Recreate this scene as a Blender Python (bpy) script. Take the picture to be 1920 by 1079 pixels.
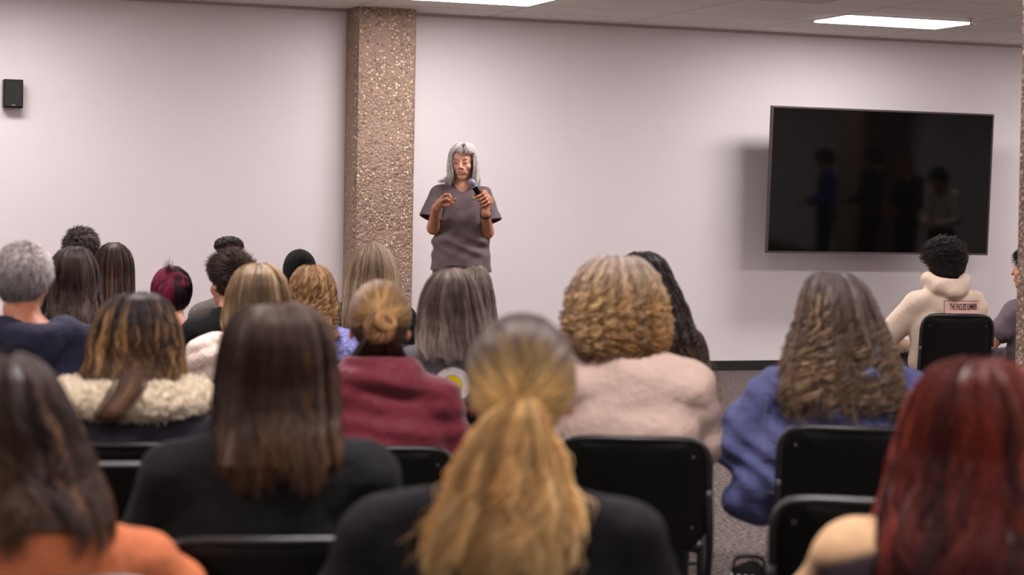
import bpy, bmesh, math, random
import numpy as np
from mathutils import Vector, Matrix
from mathutils.bvhtree import BVHTree

for o in list(bpy.data.objects):
    bpy.data.objects.remove(o)
SC = bpy.context.scene
COL = SC.collection
rng = np.random.RandomState(7)

# ------------------------------------------------------------------ camera
FPX, PX, PY, CAMZ = 3900.0, 960.0, 493.0, 1.32
YAW, PITCH, ROLL = math.radians(21.2), math.atan(85 / 3900.0), 0.0167
WALL_Y, CEIL = 16.4, 3.0
fw = np.array([math.sin(YAW) * math.cos(PITCH), math.cos(YAW) * math.cos(PITCH), -math.sin(PITCH)])
rt = np.array([math.cos(YAW), -math.sin(YAW), 0.0])
up = np.cross(rt, fw)
cr, sr = math.cos(ROLL), math.sin(ROLL)
rt2, up2 = rt * cr + up * sr, -rt * sr + up * cr


def ray(px, py):
    return fw + (px - PX) / FPX * rt2 - (py - PY) / FPX * up2


def at(px, py, depth):
    return np.array([0, 0, CAMZ]) + ray(px, py) * depth


def on_y(px, py, y):
    d = ray(px, py)
    return np.array([0, 0, CAMZ]) + d * (y / d[1])


cd = bpy.data.cameras.new('camera')
cam = bpy.data.objects.new('camera', cd)
COL.objects.link(cam)
cam.matrix_world = Matrix(((rt2[0], up2[0], -fw[0], 0), (rt2[1], up2[1], -fw[1], 0), (rt2[2], up2[2], -fw[2], CAMZ), (0, 0, 0, 1)))
cd.sensor_width = 36.0
cd.lens = FPX / 1920 * 36.0
cd.shift_y = -(539.5 - PY) / 1920
cd.clip_end = 100
cd.dof.use_dof = True
cd.dof.focus_distance = 13.1
cd.dof.aperture_fstop = 3.2
SC.camera = cam

# ------------------------------------------------------------------ world, exposure
w = bpy.data.worlds.new('world')
SC.world = w
w.use_nodes = True
w.node_tree.nodes['Background'].inputs[0].default_value = (0.5, 0.5, 0.5, 1)
w.node_tree.nodes['Background'].inputs[1].default_value = 0.02
SC.view_settings.view_transform = 'Standard'
SC.view_settings.look = 'None'
SC.view_settings.gamma = 1
SC.view_settings.exposure = 0.0
SC.cycles.use_denoising = True
SC.cycles.max_bounces = 8
SC.cycles.diffuse_bounces = 4
SC.cycles.sample_clamp_indirect = 6.0

# ------------------------------------------------------------------ ceiling lamps
LIGHT_COLOR = (1.0, 0.912, 0.913)
LAMP_ROWS = [(43.0, 180), (62.0, 168), (54.0, 150), (54.0, 150), (54.0, 150), (54.0, 150)]   # watts and beam of each row, front row first
PANEL_E = 9.0
LAMP_OFF = set()
LX = [-5.55, -1.89, 1.77, 5.43, 9.15, 12.81]
LY = [14.965, 11.305, 7.645, 3.985, 0.325, -3.335]


def tag(o, label=None, cat=None, group=None, kind=None):
    if label: o['label'] = label
    if cat: o['category'] = cat
    if group: o['group'] = group
    if kind: o['kind'] = kind
    return o


# ------------------------------------------------------------------ materials
def srgb(r, g, b):
    def f(c):
        c /= 255.0
        return c / 12.92 if c <= 0.04045 else ((c + 0.055) / 1.055) ** 2.4
    return (f(r), f(g), f(b), 1.0)


def mat(name, color, rough=0.6, noise=0.0, nscale=40, bump=0.0, bscale=200, metal=0.0, spec=0.5, attr=False, sss=0.0, coat=0.0, sheen=0.0, bump2=0.0, bscale2=12):
    m = bpy.data.materials.new(name)
    m.use_nodes = True
    nt = m.node_tree
    b = nt.nodes['Principled BSDF']
    b.inputs['Roughness'].default_value = rough
    b.inputs['Metallic'].default_value = metal
    b.inputs['Specular IOR Level'].default_value = spec
    b.inputs['Base Color'].default_value = color
    b.inputs['Coat Weight'].default_value = coat
    b.inputs['Sheen Weight'].default_value = sheen
    if sss:
        b.inputs['Subsurface Weight'].default_value = sss
        b.inputs['Subsurface Radius'].default_value = (0.012, 0.005, 0.003)
        b.inputs['Subsurface Scale'].default_value = 1.0
    src = None
    if attr:
        a = nt.nodes.new('ShaderNodeAttribute')
        a.attribute_name = 'tint'
        src = a.outputs['Color']
        nt.links.new(src, b.inputs['Base Color'])
    tc = nt.nodes.new('ShaderNodeTexCoord')
    if noise:
        n = nt.nodes.new('ShaderNodeTexNoise')
        n.inputs['Scale'].default_value = nscale
        n.inputs['Detail'].default_value = 5
        nt.links.new(tc.outputs['Object'], n.inputs['Vector'])
        mp = nt.nodes.new('ShaderNodeMapRange')
        mp.inputs['From Min'].default_value = 0.3
        mp.inputs['From Max'].default_value = 0.7
        mp.inputs['To Min'].default_value = 1 - noise
        mp.inputs['To Max'].default_value = 1 + noise
        nt.links.new(n.outputs['Fac'], mp.inputs['Value'])
        mx = nt.nodes.new('ShaderNodeVectorMath')
        mx.operation = 'SCALE'
        if src is not None:
            nt.links.new(src, mx.inputs[0])
        else:
            mx.inputs[0].default_value = color[:3]
        nt.links.new(mp.outputs[0], mx.inputs['Scale'])
        nt.links.new(mx.outputs[0], b.inputs['Base Color'])
    last = None
    for st, scl in ((bump, bscale), (bump2, bscale2)):
        if st:
            n2 = nt.nodes.new('ShaderNodeTexNoise')
            n2.inputs['Scale'].default_value = scl
            n2.inputs['Detail'].default_value = 4
            nt.links.new(tc.outputs['Object'], n2.inputs['Vector'])
            bp = nt.nodes.new('ShaderNodeBump')
            bp.inputs['Strength'].default_value = min(1.0, st)
            bp.inputs['Distance'].default_value = 0.5 / scl
            nt.links.new(n2.outputs['Fac'], bp.inputs['Height'])
            if last is not None:
                nt.links.new(last, bp.inputs['Normal'])
            last = bp.outputs[0]
            nt.links.new(last, b.inputs['Normal'])
    return m


def emit_mat(name, color, e):
    m = bpy.data.materials.new(name)
    m.use_nodes = True
    b = m.node_tree.nodes['Principled BSDF']
    b.inputs['Base Color'].default_value = (0.8, 0.8, 0.8, 1)
    b.inputs['Emission Color'].default_value = color
    b.inputs['Emission Strength'].default_value = e
    return m


M_WALL = mat('painted_wall', srgb(226, 219, 220), 0.75, noise=0.01, nscale=2, bump=0.15, bscale=160)
M_CEIL = None
M_BASE = mat('rubber_baseboard', srgb(26, 22, 22), 0.5)
M_BLACK = mat('black_plastic', srgb(8, 7, 7), 0.36, bump=0.1, bscale=500, spec=0.22)
M_FRAME = mat('black_steel', srgb(20, 18, 18), 0.38, spec=0.6)
M_STEEL = mat('bright_steel', srgb(190, 188, 185), 0.25, metal=1.0)
M_HAIR = mat('hair_fibre', (0.2, 0.1, 0.05, 1), 0.46, attr=True, spec=0.32)
M_SKIN = mat('skin', (0.5, 0.28, 0.2, 1), 0.5, attr=True, sss=0.12, noise=0.05, nscale=60)
M_PANTS = mat('dark_trousers', srgb(30, 32, 42), 0.85, noise=0.1, bump=0.3, bscale=300)
M_SHOE = mat('shoe_leather', srgb(28, 26, 26), 0.5)


def ceiling_material():
    m = bpy.data.materials.new('acoustic_tile')
    m.use_nodes = True
    nt = m.node_tree
    b = nt.nodes['Principled BSDF']
    b.inputs['Roughness'].default_value = 0.9
    tc = nt.nodes.new('ShaderNodeTexCoord')
    sep = nt.nodes.new('ShaderNodeSeparateXYZ')
    nt.links.new(tc.outputs['Object'], sep.inputs[0])

    def mth(op, a, bb=None):
        n = nt.nodes.new('ShaderNodeMath')
        n.operation = op
        for i, v in enumerate((a, bb)):
            if v is None: continue
            if isinstance(v, float): n.inputs[i].default_value = v
            else: nt.links.new(v, n.inputs[i])
        return n.outputs[0]
    def line(sock, off, per, wd):
        a = mth('ADD', sock, -off + per * 100 + wd / 2)
        a = mth('MODULO', a, per)
        return mth('LESS_THAN', a, wd)
    lx = line(sep.outputs[0], 8.54, 1.22, 0.024)
    ly = line(sep.outputs[1], 15.27, 0.61, 0.024)
    ln = mth('MAXIMUM', lx, ly)
    n = nt.nodes.new('ShaderNodeTexNoise')
    n.inputs['Scale'].default_value = 90
    n.inputs['Detail'].default_value = 6
    nt.links.new(tc.outputs['Object'], n.inputs['Vector'])
    cr_ = nt.nodes.new('ShaderNodeMix')
    cr_.data_type = 'RGBA'
    cr_.inputs[6].default_value = srgb(212, 206, 200)
    cr_.inputs[7].default_value = srgb(230, 224, 218)
    nt.links.new(n.outputs['Fac'], cr_.inputs[0])
    mx = nt.nodes.new('ShaderNodeMix')
    mx.data_type = 'RGBA'
    mx.inputs[7].default_value = srgb(190, 182, 178)
    nt.links.new(ln, mx.inputs[0])
    nt.links.new(cr_.outputs[2], mx.inputs[6])
    nt.links.new(mx.outputs[2], b.inputs['Base Color'])
    bp = nt.nodes.new('ShaderNodeBump')
    bp.inputs['Strength'].default_value = 0.5
    bp.inputs['Distance'].default_value = 0.004
    nt.links.new(mth('ADD', mth('MULTIPLY', ln, -1.0), mth('MULTIPLY', n.outputs['Fac'], 0.3)), bp.inputs['Height'])
    nt.links.new(bp.outputs[0], b.inputs['Normal'])
    return m


def carpet_material():
    m = bpy.data.materials.new('loop_carpet')
    m.use_nodes = True
    nt = m.node_tree
    b = nt.nodes['Principled BSDF']
    b.inputs['Roughness'].default_value = 0.95
    b.inputs['Specular IOR Level'].default_value = 0.1
    tc = nt.nodes.new('ShaderNodeTexCoord')
    mp = nt.nodes.new('ShaderNodeMapping')
    mp.inputs['Rotation'].default_value = (0, 0, 0.5)
    mp.inputs['Scale'].default_value = (1.0, 0.45, 1.0)
    nt.links.new(tc.outputs['Object'], mp.inputs[0])
    n = nt.nodes.new('ShaderNodeTexNoise')
    n.inputs['Scale'].default_value = 66
    n.inputs['Detail'].default_value = 3
    n.inputs['Roughness'].default_value = 0.7
    nt.links.new(mp.outputs[0], n.inputs['Vector'])
    r = nt.nodes.new('ShaderNodeValToRGB')
    r.color_ramp.elements[0].position = 0.36
    r.color_ramp.elements[0].color = srgb(48, 41, 42)
    r.color_ramp.elements[1].position = 0.66
    r.color_ramp.elements[1].color = srgb(128, 115, 110)
    nt.links.new(n.outputs['Fac'], r.inputs[0])
    nt.links.new(r.outputs[0], b.inputs['Base Color'])
    bp = nt.nodes.new('ShaderNodeBump')
    bp.inputs['Strength'].default_value = 0.8
    bp.inputs['Distance'].default_value = 0.012
    nt.links.new(n.outputs['Fac'], bp.inputs['Height'])
    nt.links.new(bp.outputs[0], b.inputs['Normal'])
    return m


def aggregate_material():
    m = bpy.data.materials.new('exposed_aggregate_concrete')
    m.use_nodes = True
    nt = m.node_tree
    b = nt.nodes['Principled BSDF']
    b.inputs['Roughness'].default_value = 0.6
    b.inputs['Specular IOR Level'].default_value = 0.3
    tc = nt.nodes.new('ShaderNodeTexCoord')
    wob = nt.nodes.new('ShaderNodeTexNoise')
    wob.inputs['Scale'].default_value = 25
    nt.links.new(tc.outputs['Object'], wob.inputs['Vector'])
    ad = nt.nodes.new('ShaderNodeVectorMath')
    ad.operation = 'MULTIPLY_ADD'
    ad.inputs[1].default_value = (0.02, 0.02, 0.02)
    nt.links.new(wob.outputs['Color'], ad.inputs[0])
    nt.links.new(tc.outputs['Object'], ad.inputs[2])
    v = nt.nodes.new('ShaderNodeTexVoronoi')
    v.inputs['Scale'].default_value = 48
    nt.links.new(ad.outputs[0], v.inputs['Vector'])
    big = nt.nodes.new('ShaderNodeTexNoise')
    big.inputs['Scale'].default_value = 3.2
    big.inputs['Detail'].default_value = 3
    nt.links.new(tc.outputs['Object'], big.inputs['Vector'])
    sep = nt.nodes.new('ShaderNodeSeparateColor')
    nt.links.new(v.outputs['Color'], sep.inputs[0])
    ramp = nt.nodes.new('ShaderNodeValToRGB')
    e = ramp.color_ramp.elements
    e[0].position, e[0].color = 0.0, srgb(92, 72, 58)
    e[1].position, e[1].color = 1.0, srgb(236, 214, 188)
    for p, c in ((0.18, (140, 114, 96)), (0.4, (176, 146, 120)), (0.6, (150, 128, 110)), (0.75, (196, 166, 138)), (0.88, (222, 196, 166))):
        x = ramp.color_ramp.elements.new(p)
        x.color = srgb(*c)
    nt.links.new(sep.outputs[0], ramp.inputs[0])
    # pebble mask: smooth matrix between the stones
    mr = nt.nodes.new('ShaderNodeMapRange')
    mr.inputs['From Min'].default_value = 0.38
    mr.inputs['From Max'].default_value = 0.5
    nt.links.new(v.outputs['Distance'], mr.inputs['Value'])
    # fewer stones show where the paste is thick
    mr2 = nt.nodes.new('ShaderNodeMapRange')
    mr2.inputs['From Min'].default_value = 0.5
    mr2.inputs['From Max'].default_value = 0.62
    nt.links.new(big.outputs['Fac'], mr2.inputs['Value'])
    mxm = nt.nodes.new('ShaderNodeMath')
    mxm.operation = 'MAXIMUM'
    mul = nt.nodes.new('ShaderNodeMath')
    mul.operation = 'MULTIPLY'
    gt = nt.nodes.new('ShaderNodeMath')
    gt.operation = 'LESS_THAN'
    gt.inputs[1].default_value = 0.62
    nt.links.new(sep.outputs[1], gt.inputs[0])
    nt.links.new(mr2.outputs[0], mul.inputs[0])
    nt.links.new(gt.outputs[0], mul.inputs[1])
    nt.links.new(mr.outputs[0], mxm.inputs[0])
    nt.links.new(mul.outputs[0], mxm.inputs[1])
    mx = nt.nodes.new('ShaderNodeMix')
    mx.data_type = 'RGBA'
    mx.inputs[7].default_value = srgb(158, 134, 118)
    nt.links.new(mxm.outputs[0], mx.inputs[0])
    nt.links.new(ramp.outputs[0], mx.inputs[6])
    ve = nt.nodes.new('ShaderNodeTexVoronoi')
    ve.feature = 'DISTANCE_TO_EDGE'
    ve.inputs['Scale'].default_value = 48
    nt.links.new(ad.outputs[0], ve.inputs['Vector'])
    gap = nt.nodes.new('ShaderNodeMapRange')
    gap.inputs['From Min'].default_value = 0.02
    gap.inputs['From Max'].default_value = 0.10
    gap.inputs['To Min'].default_value = 1.0
    gap.inputs['To Max'].default_value = 0.0
    nt.links.new(ve.outputs['Distance'], gap.inputs['Value'])
    keep = nt.nodes.new('ShaderNodeMath')
    keep.operation = 'SUBTRACT'
    keep.use_clamp = True
    nt.links.new(gap.outputs[0], keep.inputs[0])
    nt.links.new(mul.outputs[0], keep.inputs[1])
    k2 = nt.nodes.new('ShaderNodeMath')
    k2.operation = 'MULTIPLY'
    k2.inputs[1].default_value = 0.75
    nt.links.new(keep.outputs[0], k2.inputs[0])
    mg = nt.nodes.new('ShaderNodeMix')
    mg.data_type = 'RGBA'
    mg.inputs[7].default_value = srgb(92, 74, 62)
    nt.links.new(k2.outputs[0], mg.inputs[0])
    nt.links.new(mx.outputs[2], mg.inputs[6])
    nt.links.new(mg.outputs[2], b.inputs['Base Color'])
    inv = nt.nodes.new('ShaderNodeMath')
    inv.operation = 'MULTIPLY_ADD'
    inv.inputs[1].default_value = -1.0
    inv.inputs[2].default_value = 1.0
    cl = nt.nodes.new('ShaderNodeMath')
    cl.operation = 'MAXIMUM'
    cl.inputs[1].default_value = 0.0
    nt.links.new(v.outputs['Distance'], inv.inputs[0])
    nt.links.new(inv.outputs[0], cl.inputs[0])
    sc2 = nt.nodes.new('ShaderNodeMath')
    sc2.operation = 'SUBTRACT'
    nt.links.new(cl.outputs[0], sc2.inputs[0])
    nt.links.new(mul.outputs[0], sc2.inputs[1])
    bp = nt.nodes.new('ShaderNodeBump')
    bp.inputs['Strength'].default_value = 1.0
    bp.inputs['Distance'].default_value = 0.009
    nt.links.new(sc2.outputs[0], bp.inputs['Height'])
    nt.links.new(bp.outputs[0], b.inputs['Normal'])
    return m


M_CEIL, M_CARPET, M_AGG = ceiling_material(), carpet_material(), aggregate_material()


# ------------------------------------------------------------------ mesh helpers
def link_mesh(name, me, parent=None, m=None, smooth=False):
    o = bpy.data.objects.new(name, me)
    COL.objects.link(o)
    if parent is not None: o.parent = parent
    if m is not None: me.materials.append(m)
    if smooth: me.polygons.foreach_set('use_smooth', [True] * len(me.polygons))
    return o


def np_mesh(name, V, Fc, parent=None, m=None, smooth=True, tint=None):
    me = bpy.data.meshes.new(name)
    V = np.asarray(V, dtype=np.float32)
    Fc = np.asarray(Fc, dtype=np.int32)
    k = Fc.shape[1]
    me.vertices.add(len(V))
    me.vertices.foreach_set('co', V.ravel())
    me.loops.add(Fc.size)
    me.loops.foreach_set('vertex_index', Fc.ravel())
    me.polygons.add(len(Fc))
    me.polygons.foreach_set('loop_start', np.arange(0, Fc.size, k, dtype=np.int32))
    me.polygons.foreach_set('use_smooth', np.full(len(Fc), smooth))
    me.update(calc_edges=True)
    if tint is not None:
        a = me.color_attributes.new('tint', 'FLOAT_COLOR', 'POINT')
        t = np.ones((len(V), 4), dtype=np.float32)
        t[:, :3] = tint
        a.data.foreach_set('color', t.ravel())
    return link_mesh(name, me, parent, m)


def bm_obj(name, bm, parent=None, m=None, smooth=False):
    me = bpy.data.meshes.new(name)
    bm.normal_update()
    bm.to_mesh(me)
    bm.free()
    return link_mesh(name, me, parent, m, smooth)


def bm_box(bm, lo, hi, bevel=0.0, seg=2):
    r = bmesh.ops.create_cube(bm, size=1.0)
    vs = r['verts']
    for v in vs:
        for i in range(3):
            v.co[i] = lo[i] + (v.co[i] + 0.5) * (hi[i] - lo[i])
    if bevel:
        es = list({e for v in vs for e in v.link_edges})
        bmesh.ops.bevel(bm, geom=es, offset=bevel, segments=seg, affect='EDGES', profile=0.5)
    return bm


def box(name, lo, hi, m, parent=None, bevel=0.0):
    bm = bmesh.new()
    bm_box(bm, lo, hi, bevel)
    return bm_obj(name, bm, parent, m)


def tubes(P, R, sides=5, tint=None, caps=False):
    """P (n,m,3) centre lines, R (n,m) radii -> verts, quads, tint per vert"""
    P = np.asarray(P, float)
    n, mm, _ = P.shape
    T = np.gradient(P, axis=1)
    T /= np.linalg.norm(T, axis=2, keepdims=True) + 1e-9
    ref = np.zeros_like(T)
    ref[..., 1] = 1.0
    bad = np.abs(T[..., 1]) > 0.9
    # one reference per strand keeps the frame from flipping
    b1 = bad.any(axis=1)
    ref[b1] = (1.0, 0, 0)
    N = np.cross(T, ref)
    N /= np.linalg.norm(N, axis=2, keepdims=True) + 1e-9
    B = np.cross(T, N)
    R = np.broadcast_to(np.asarray(R, float), (n, mm))
    a = np.linspace(0, 2 * np.pi, sides, endpoint=False)
    V = P[:, :, None, :] + R[:, :, None, None] * (np.cos(a)[None, None, :, None] * N[:, :, None, :] + np.sin(a)[None, None, :, None] * B[:, :, None, :])
    V = V.reshape(-1, 3)
    i, j, k = np.meshgrid(np.arange(n), np.arange(mm - 1), np.arange(sides), indexing='ij')
    k2 = (k + 1) % sides
    def idx(i, j, k): return (i * mm + j) * sides + k
    F_ = np.stack([idx(i, j, k), idx(i, j, k2), idx(i, j + 1, k2), idx(i, j + 1, k)], -1).reshape(-1, 4)
    tt = None
    if tint is not None:
        tt = np.repeat(np.asarray(tint, float).reshape(n * mm, 3), sides, axis=0)
    return V, F_, tt


def smooth_path(pts, n=24):
    """Catmull-Rom through pts"""
    pts = [np.array(p, float) for p in pts]
    P = [2 * pts[0] - pts[1]] + pts + [2 * pts[-1] - pts[-2]]
    out = []
    segs = len(pts) - 1
    for u in np.linspace(0, segs, n):
        i = min(int(u), segs - 1)
        t = u - i
        a, b, c, d = P[i], P[i + 1], P[i + 2], P[i + 3]
        out.append(0.5 * ((2 * b) + (-a + c) * t + (2 * a - 5 * b + 4 * c - d) * t * t + (-a + 3 * b - 3 * c + d) * t ** 3))
    return np.array(out)


def tube_obj(name, pts, r, parent=None, m=None, sides=10, n=None, smooth=True):
    P = smooth_path(pts, n) if n else np.array(pts, float)
    V, F_, _ = tubes(P[None], np.full((1, len(P)), r), sides)
    k = len(V)
    V = np.vstack([V, P[0], P[-1]])
    me = bpy.data.meshes.new(name)
    faces = [tuple(f) for f in F_]
    L = len(P)
    for s in range(sides):
        faces.append((k, (s + 1) % sides, s))
        faces.append((k + 1, (L - 1) * sides + s, (L - 1) * sides + (s + 1) % sides))
    me.from_pydata([tuple(v) for v in V], [], faces)
    return link_mesh(name, me, parent, m, smooth)


# ------------------------------------------------------------------ implicit surfaces
class Sdf:
    def __init__(s, lo, hi, h):
        s.lo = np.array(lo, float)
        s.h = h
        s.n = (np.ceil((np.array(hi) - s.lo) / h).astype(int) + 1)
        s.ax = [s.lo[i] + h * np.arange(s.n[i]) for i in range(3)]
        s.d = np.full(tuple(s.n), 0.25, dtype=np.float32)

    def _win(s, lo, hi):
        i0 = np.clip(((np.array(lo) - s.lo) / s.h).astype(int), 0, s.n)
        i1 = np.clip(((np.array(hi) - s.lo) / s.h).astype(int) + 2, 0, s.n)
        if (i1 <= i0).any(): return None
        sl = tuple(slice(a, b) for a, b in zip(i0, i1))
        g = np.meshgrid(*[s.ax[i][sl[i]] for i in range(3)], indexing='ij')
        return sl, np.stack(g, -1)

    def _put(s, sl, f, k, op):
        d = s.d[sl]
        if op == 'sub':
            kk = max(k, 1e-5)
            hh = np.maximum(kk - np.abs(d + f), 0) / kk
            s.d[sl] = np.maximum(d, -f) + hh * hh * kk / 4
        else:
            kk = max(k, 1e-5)
            hh = np.maximum(kk - np.abs(d - f), 0) / kk
            s.d[sl] = np.minimum(d, f) - hh * hh * kk / 4

    def cap(s, a, b, ra, rb=None, k=0.02, op='add', flat=None):
        rb = ra if rb is None else rb
        a, b = np.array(a, float), np.array(b, float)
        m_ = max(ra, rb) + k + 0.03
        wn = s._win(np.minimum(a, b) - m_, np.maximum(a, b) + m_)
        if wn is None: return
        sl, p = wn
        ba = b - a
        pa = p - a
        t = np.clip((pa @ ba) / max(ba @ ba, 1e-12), 0, 1)
        q = pa - t[..., None] * ba
        if flat is not None: q = q / np.array(flat)
        f = np.sqrt((q ** 2).sum(-1)) - (ra + (rb - ra) * t)
        s._put(sl, f, k, op)

    def ell(s, c, r, R=None, k=0.02, op='add'):
        c, r = np.array(c, float), np.array(r, float)
        m_ = r.max() + k + 0.03
        wn = s._win(c - m_, c + m_)
        if wn is None: return
        sl, p = wn
        p = p - c
        if R is not None: p = p @ R
        k0 = np.sqrt(((p / r) ** 2).sum(-1))
        k1 = np.sqrt(((p / r ** 2) ** 2).sum(-1)) + 1e-9
        s._put(sl, k0 * (k0 - 1) / k1, k, op)

    def warp(s, fn):
        g = np.meshgrid(*s.ax, indexing='ij')
        s.d += fn(*g).astype(np.float32)

    def mesh(s):
        d = s.d
        ins = d < 0
        nx, ny, nz = s.n
        c = np.zeros((nx - 1, ny - 1, nz - 1), dtype=np.uint8)
        corners = [(i, j, k) for i in (0, 1) for j in (0, 1) for k in (0, 1)]
        for i, j, k in corners:
            c += ins[i:nx - 1 + i, j:ny - 1 + j, k:nz - 1 + k]
        act = (c > 0) & (c < 8)
        I = np.argwhere(act)
        idx = np.full(act.shape, -1, dtype=np.int64)
        idx[act] = np.arange(len(I))
        acc = np.zeros((len(I), 3))
        cnt = np.zeros(len(I))
        for a in corners:
            for ax in range(3):
                if a[ax] == 1: continue
                b = list(a); b[ax] = 1
                va = d[I[:, 0] + a[0], I[:, 1] + a[1], I[:, 2] + a[2]]
                vb = d[I[:, 0] + b[0], I[:, 1] + b[1], I[:, 2] + b[2]]
                cr_ = (va < 0) != (vb < 0)
                t = np.where(cr_, va / np.where(va - vb == 0, 1, va - vb), 0)
                pt = np.tile(np.array(a, float), (len(I), 1))
                pt[:, ax] += t
                acc[cr_] += pt[cr_]
                cnt[cr_] += 1
        V = s.lo + (I + acc / cnt[:, None]) * s.h
        Fs = []
        for ax in range(3):
            u, v = (ax + 1) % 3, (ax + 2) % 3
            sa = [slice(None)] * 3; sb = [slice(None)] * 3
            sa[ax] = slice(0, -1); sb[ax] = slice(1, None)
            A, B_ = ins[tuple(sa)], ins[tuple(sb)]
            E = np.argwhere(A != B_)
            ok = (E[:, u] > 0) & (E[:, v] > 0) & (E[:, u] < s.n[u] - 1) & (E[:, v] < s.n[v] - 1)
            E = E[ok]
            flip = A[E[:, 0], E[:, 1], E[:, 2]]
            def cell(du, dv):
                q = E.copy(); q[:, u] -= du; q[:, v] -= dv
                return idx[q[:, 0], q[:, 1], q[:, 2]]
            q = np.stack([cell(1, 1), cell(0, 1), cell(0, 0), cell(1, 0)], -1)
            q[~flip] = q[~flip][:, ::-1]
            Fs.append(q)
        return V, np.vstack(Fs)


def rotz(a):
    c, s_ = math.cos(a), math.sin(a)
    return np.array([[c, -s_, 0], [s_, c, 0], [0, 0, 1.0]])


def rotx(a):
    c, s_ = math.cos(a), math.sin(a)
    return np.array([[1, 0, 0], [0, c, -s_], [0, s_, c]])


def roty(a):
    c, s_ = math.cos(a), math.sin(a)
    return np.array([[c, 0, s_], [0, 1, 0], [-s_, 0, c]])


def lin(c): return np.array(srgb(*c)[:3])


# ------------------------------------------------------------------ head, in a frame of its own: +x right ear, +y face, +z crown
def head_sdf(S, hc, R, k=1.0, fine=False, neck_to=None, male=False):
    def T(p): return hc + R @ (np.array(p, float) * k)
    def E(c, r, kk=0.012, op='add', Q=None): S.ell(T(c), np.array(r) * k, R if Q is None else R @ Q, kk, op)
    def C(a, b, ra, rb, kk=0.01, op='add'): S.cap(T(a), T(b), ra * k, rb * k, kk, op)
    E((0, -.012, .025), (.074, .093, .088))
    E((0, .028, .03), (.058, .055, .06))
    E((0, .032, -.03), (.060, .056, .070), .02)
    E((0, .036, -.078), (.046 if not male else .052, .042, .036), .02)
    E((0, .070, -.100), (.021, .016, .016), .02)
    if neck_to is not None:
        C((0, -.022, -.05), (0, -.03, -.10), .052, .052, .03)
        S.cap(T((0, -.03, -.10)), neck_to, .052 * k, .062 * k, .03)
    for s_ in (-1, 1):
        E((s_ * .040, .056, -.032), (.022, .022, .020), .015)
        Q = rotz(s_ * -0.35) @ rotx(0.15)
        E((s_ * .079, -.010, -.004), (.007, .019, .031), .006, Q=Q)
        E((s_ * .083, -.006, .002), (.004, .010, .018), .004, 'sub', Q=Q)
        E((s_ * .077, .000, -.030), (.006, .009, .009), .005)
    if fine:
        C((-.034, .078, .020), (.034, .078, .020), .010, .010, .014)
        for s_ in (-1, 1):
            E((s_ * .031, .094, .003), (.016, .013, .011), .010, 'sub')
            E((s_ * .031, .0755, .000), (.0135, .0135, .0125), .003)
            C((s_ * .043, .078, .003), (s_ * .020, .084, .002), .0035, .0035, .005)
            E((s_ * .010, .098, -.034), (.0075, .009, .007), .005)
            C((s_ * .020, .088, -.040), (s_ * .032, .074, -.072), .004, .004, .012)
        C((0, .084, .010), (0, .104, -.028), .0065, .010, .010)
        E((0, .083, -.062), (.027, .014, .018), .012)
        C((-.024, .083, -.0605), (0, .0955, -.0570), .0030, .0045, .004)
        C((.024, .083, -.0605), (0, .0955, -.0570), .0030, .0045, .004)
        C((-.021, .083, -.0690), (0, .0935, -.0710), .0035, .0055, .004)
        C((.021, .083, -.0690), (0, .0935, -.0710), .0035, .0055, .004)
        C((-.020, .093, -.0640), (0, .100, -.0640), .0022, .0026, .002, 'sub')
        C((.020, .093, -.0640), (0, .100, -.0640), .0022, .0026, .002, 'sub')
    else:
        C((0, .084, .010), (0, .106, -.028), .008, .012, .014)
        E((0, .084, -.062), (.026, .014, .018), .012)
        for s_ in (-1, 1): E((s_ * .031, .096, .003), (.017, .013, .011), .012, 'sub')


def hand_sdf(S, wrist, dirv, palmn, k=1.0, curl=0.5, side=1, spread=0.1, curls=None, kk=0.005, thumb=None):
    """wrist -> hand along dirv; palmn = palm normal; side = +1 thumb on +cross side"""
    d = np.array(dirv, float); d /= np.linalg.norm(d)
    n = np.array(palmn, float); n -= n @ d * d; n /= np.linalg.norm(n)
    x = np.cross(d, n) * side
    w0 = np.array(wrist, float)
    S.cap(w0, w0 + d * .02 * k, .024 * k, .026 * k, .012)
    kn = []
    for i, (ox, ln) in enumerate(((.028, .088), (.009, .092), (-.010, .088), (-.027, .080))):
        q = w0 + d * ln * k + x * ox * k
        kn.append(q)
        S.cap(w0 + d * .02 * k + x * ox * .5 * k, q, .013 * k, .0105 * k, .012)
    L = ((.042, .025, .019), (.046, .029, .020), (.043, .027, .019), (.033, .020, .017))
    for i in range(4):
        c = curls[i] if curls else curl
        p = kn[i]
        dirf = d + x * (spread * (1.2 - i * .8) * (1 - c * .6))
        dirf /= np.linalg.norm(dirf)
        ang = 0.0
        r = (.0088, .0092, .0088, .0076)[i] * k
        for jn, l_ in enumerate(L[i]):
            ang += c * (1.15, 1.35, 0.9)[jn]
            v = dirf * math.cos(ang) + n * math.sin(ang)
            q = p + v * l_ * k
            S.cap(p, q, r, r * .9, kk)
            p = q; r *= .9
    tb = w0 + d * .025 * k + x * .024 * k
    if thumb is None:
        t1 = tb + (d * .6 + x * .75 + n * .35) * .042 * k
        t2 = t1 + (d * .85 + x * .25 + n * .45) * .034 * k
        t3 = t2 + (d * .95 - x * .1 + n * .4) * .026 * k
    else:
        t1, t2, t3 = thumb
    S.cap(tb, t1, .014 * k, .0115 * k, .008)
    S.cap(t1, t2, .0112 * k, .010 * k, kk)
    S.cap(t2, t3, .010 * k, .0085 * k, kk)


SKIN_A = (205, 150, 122)


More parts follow.
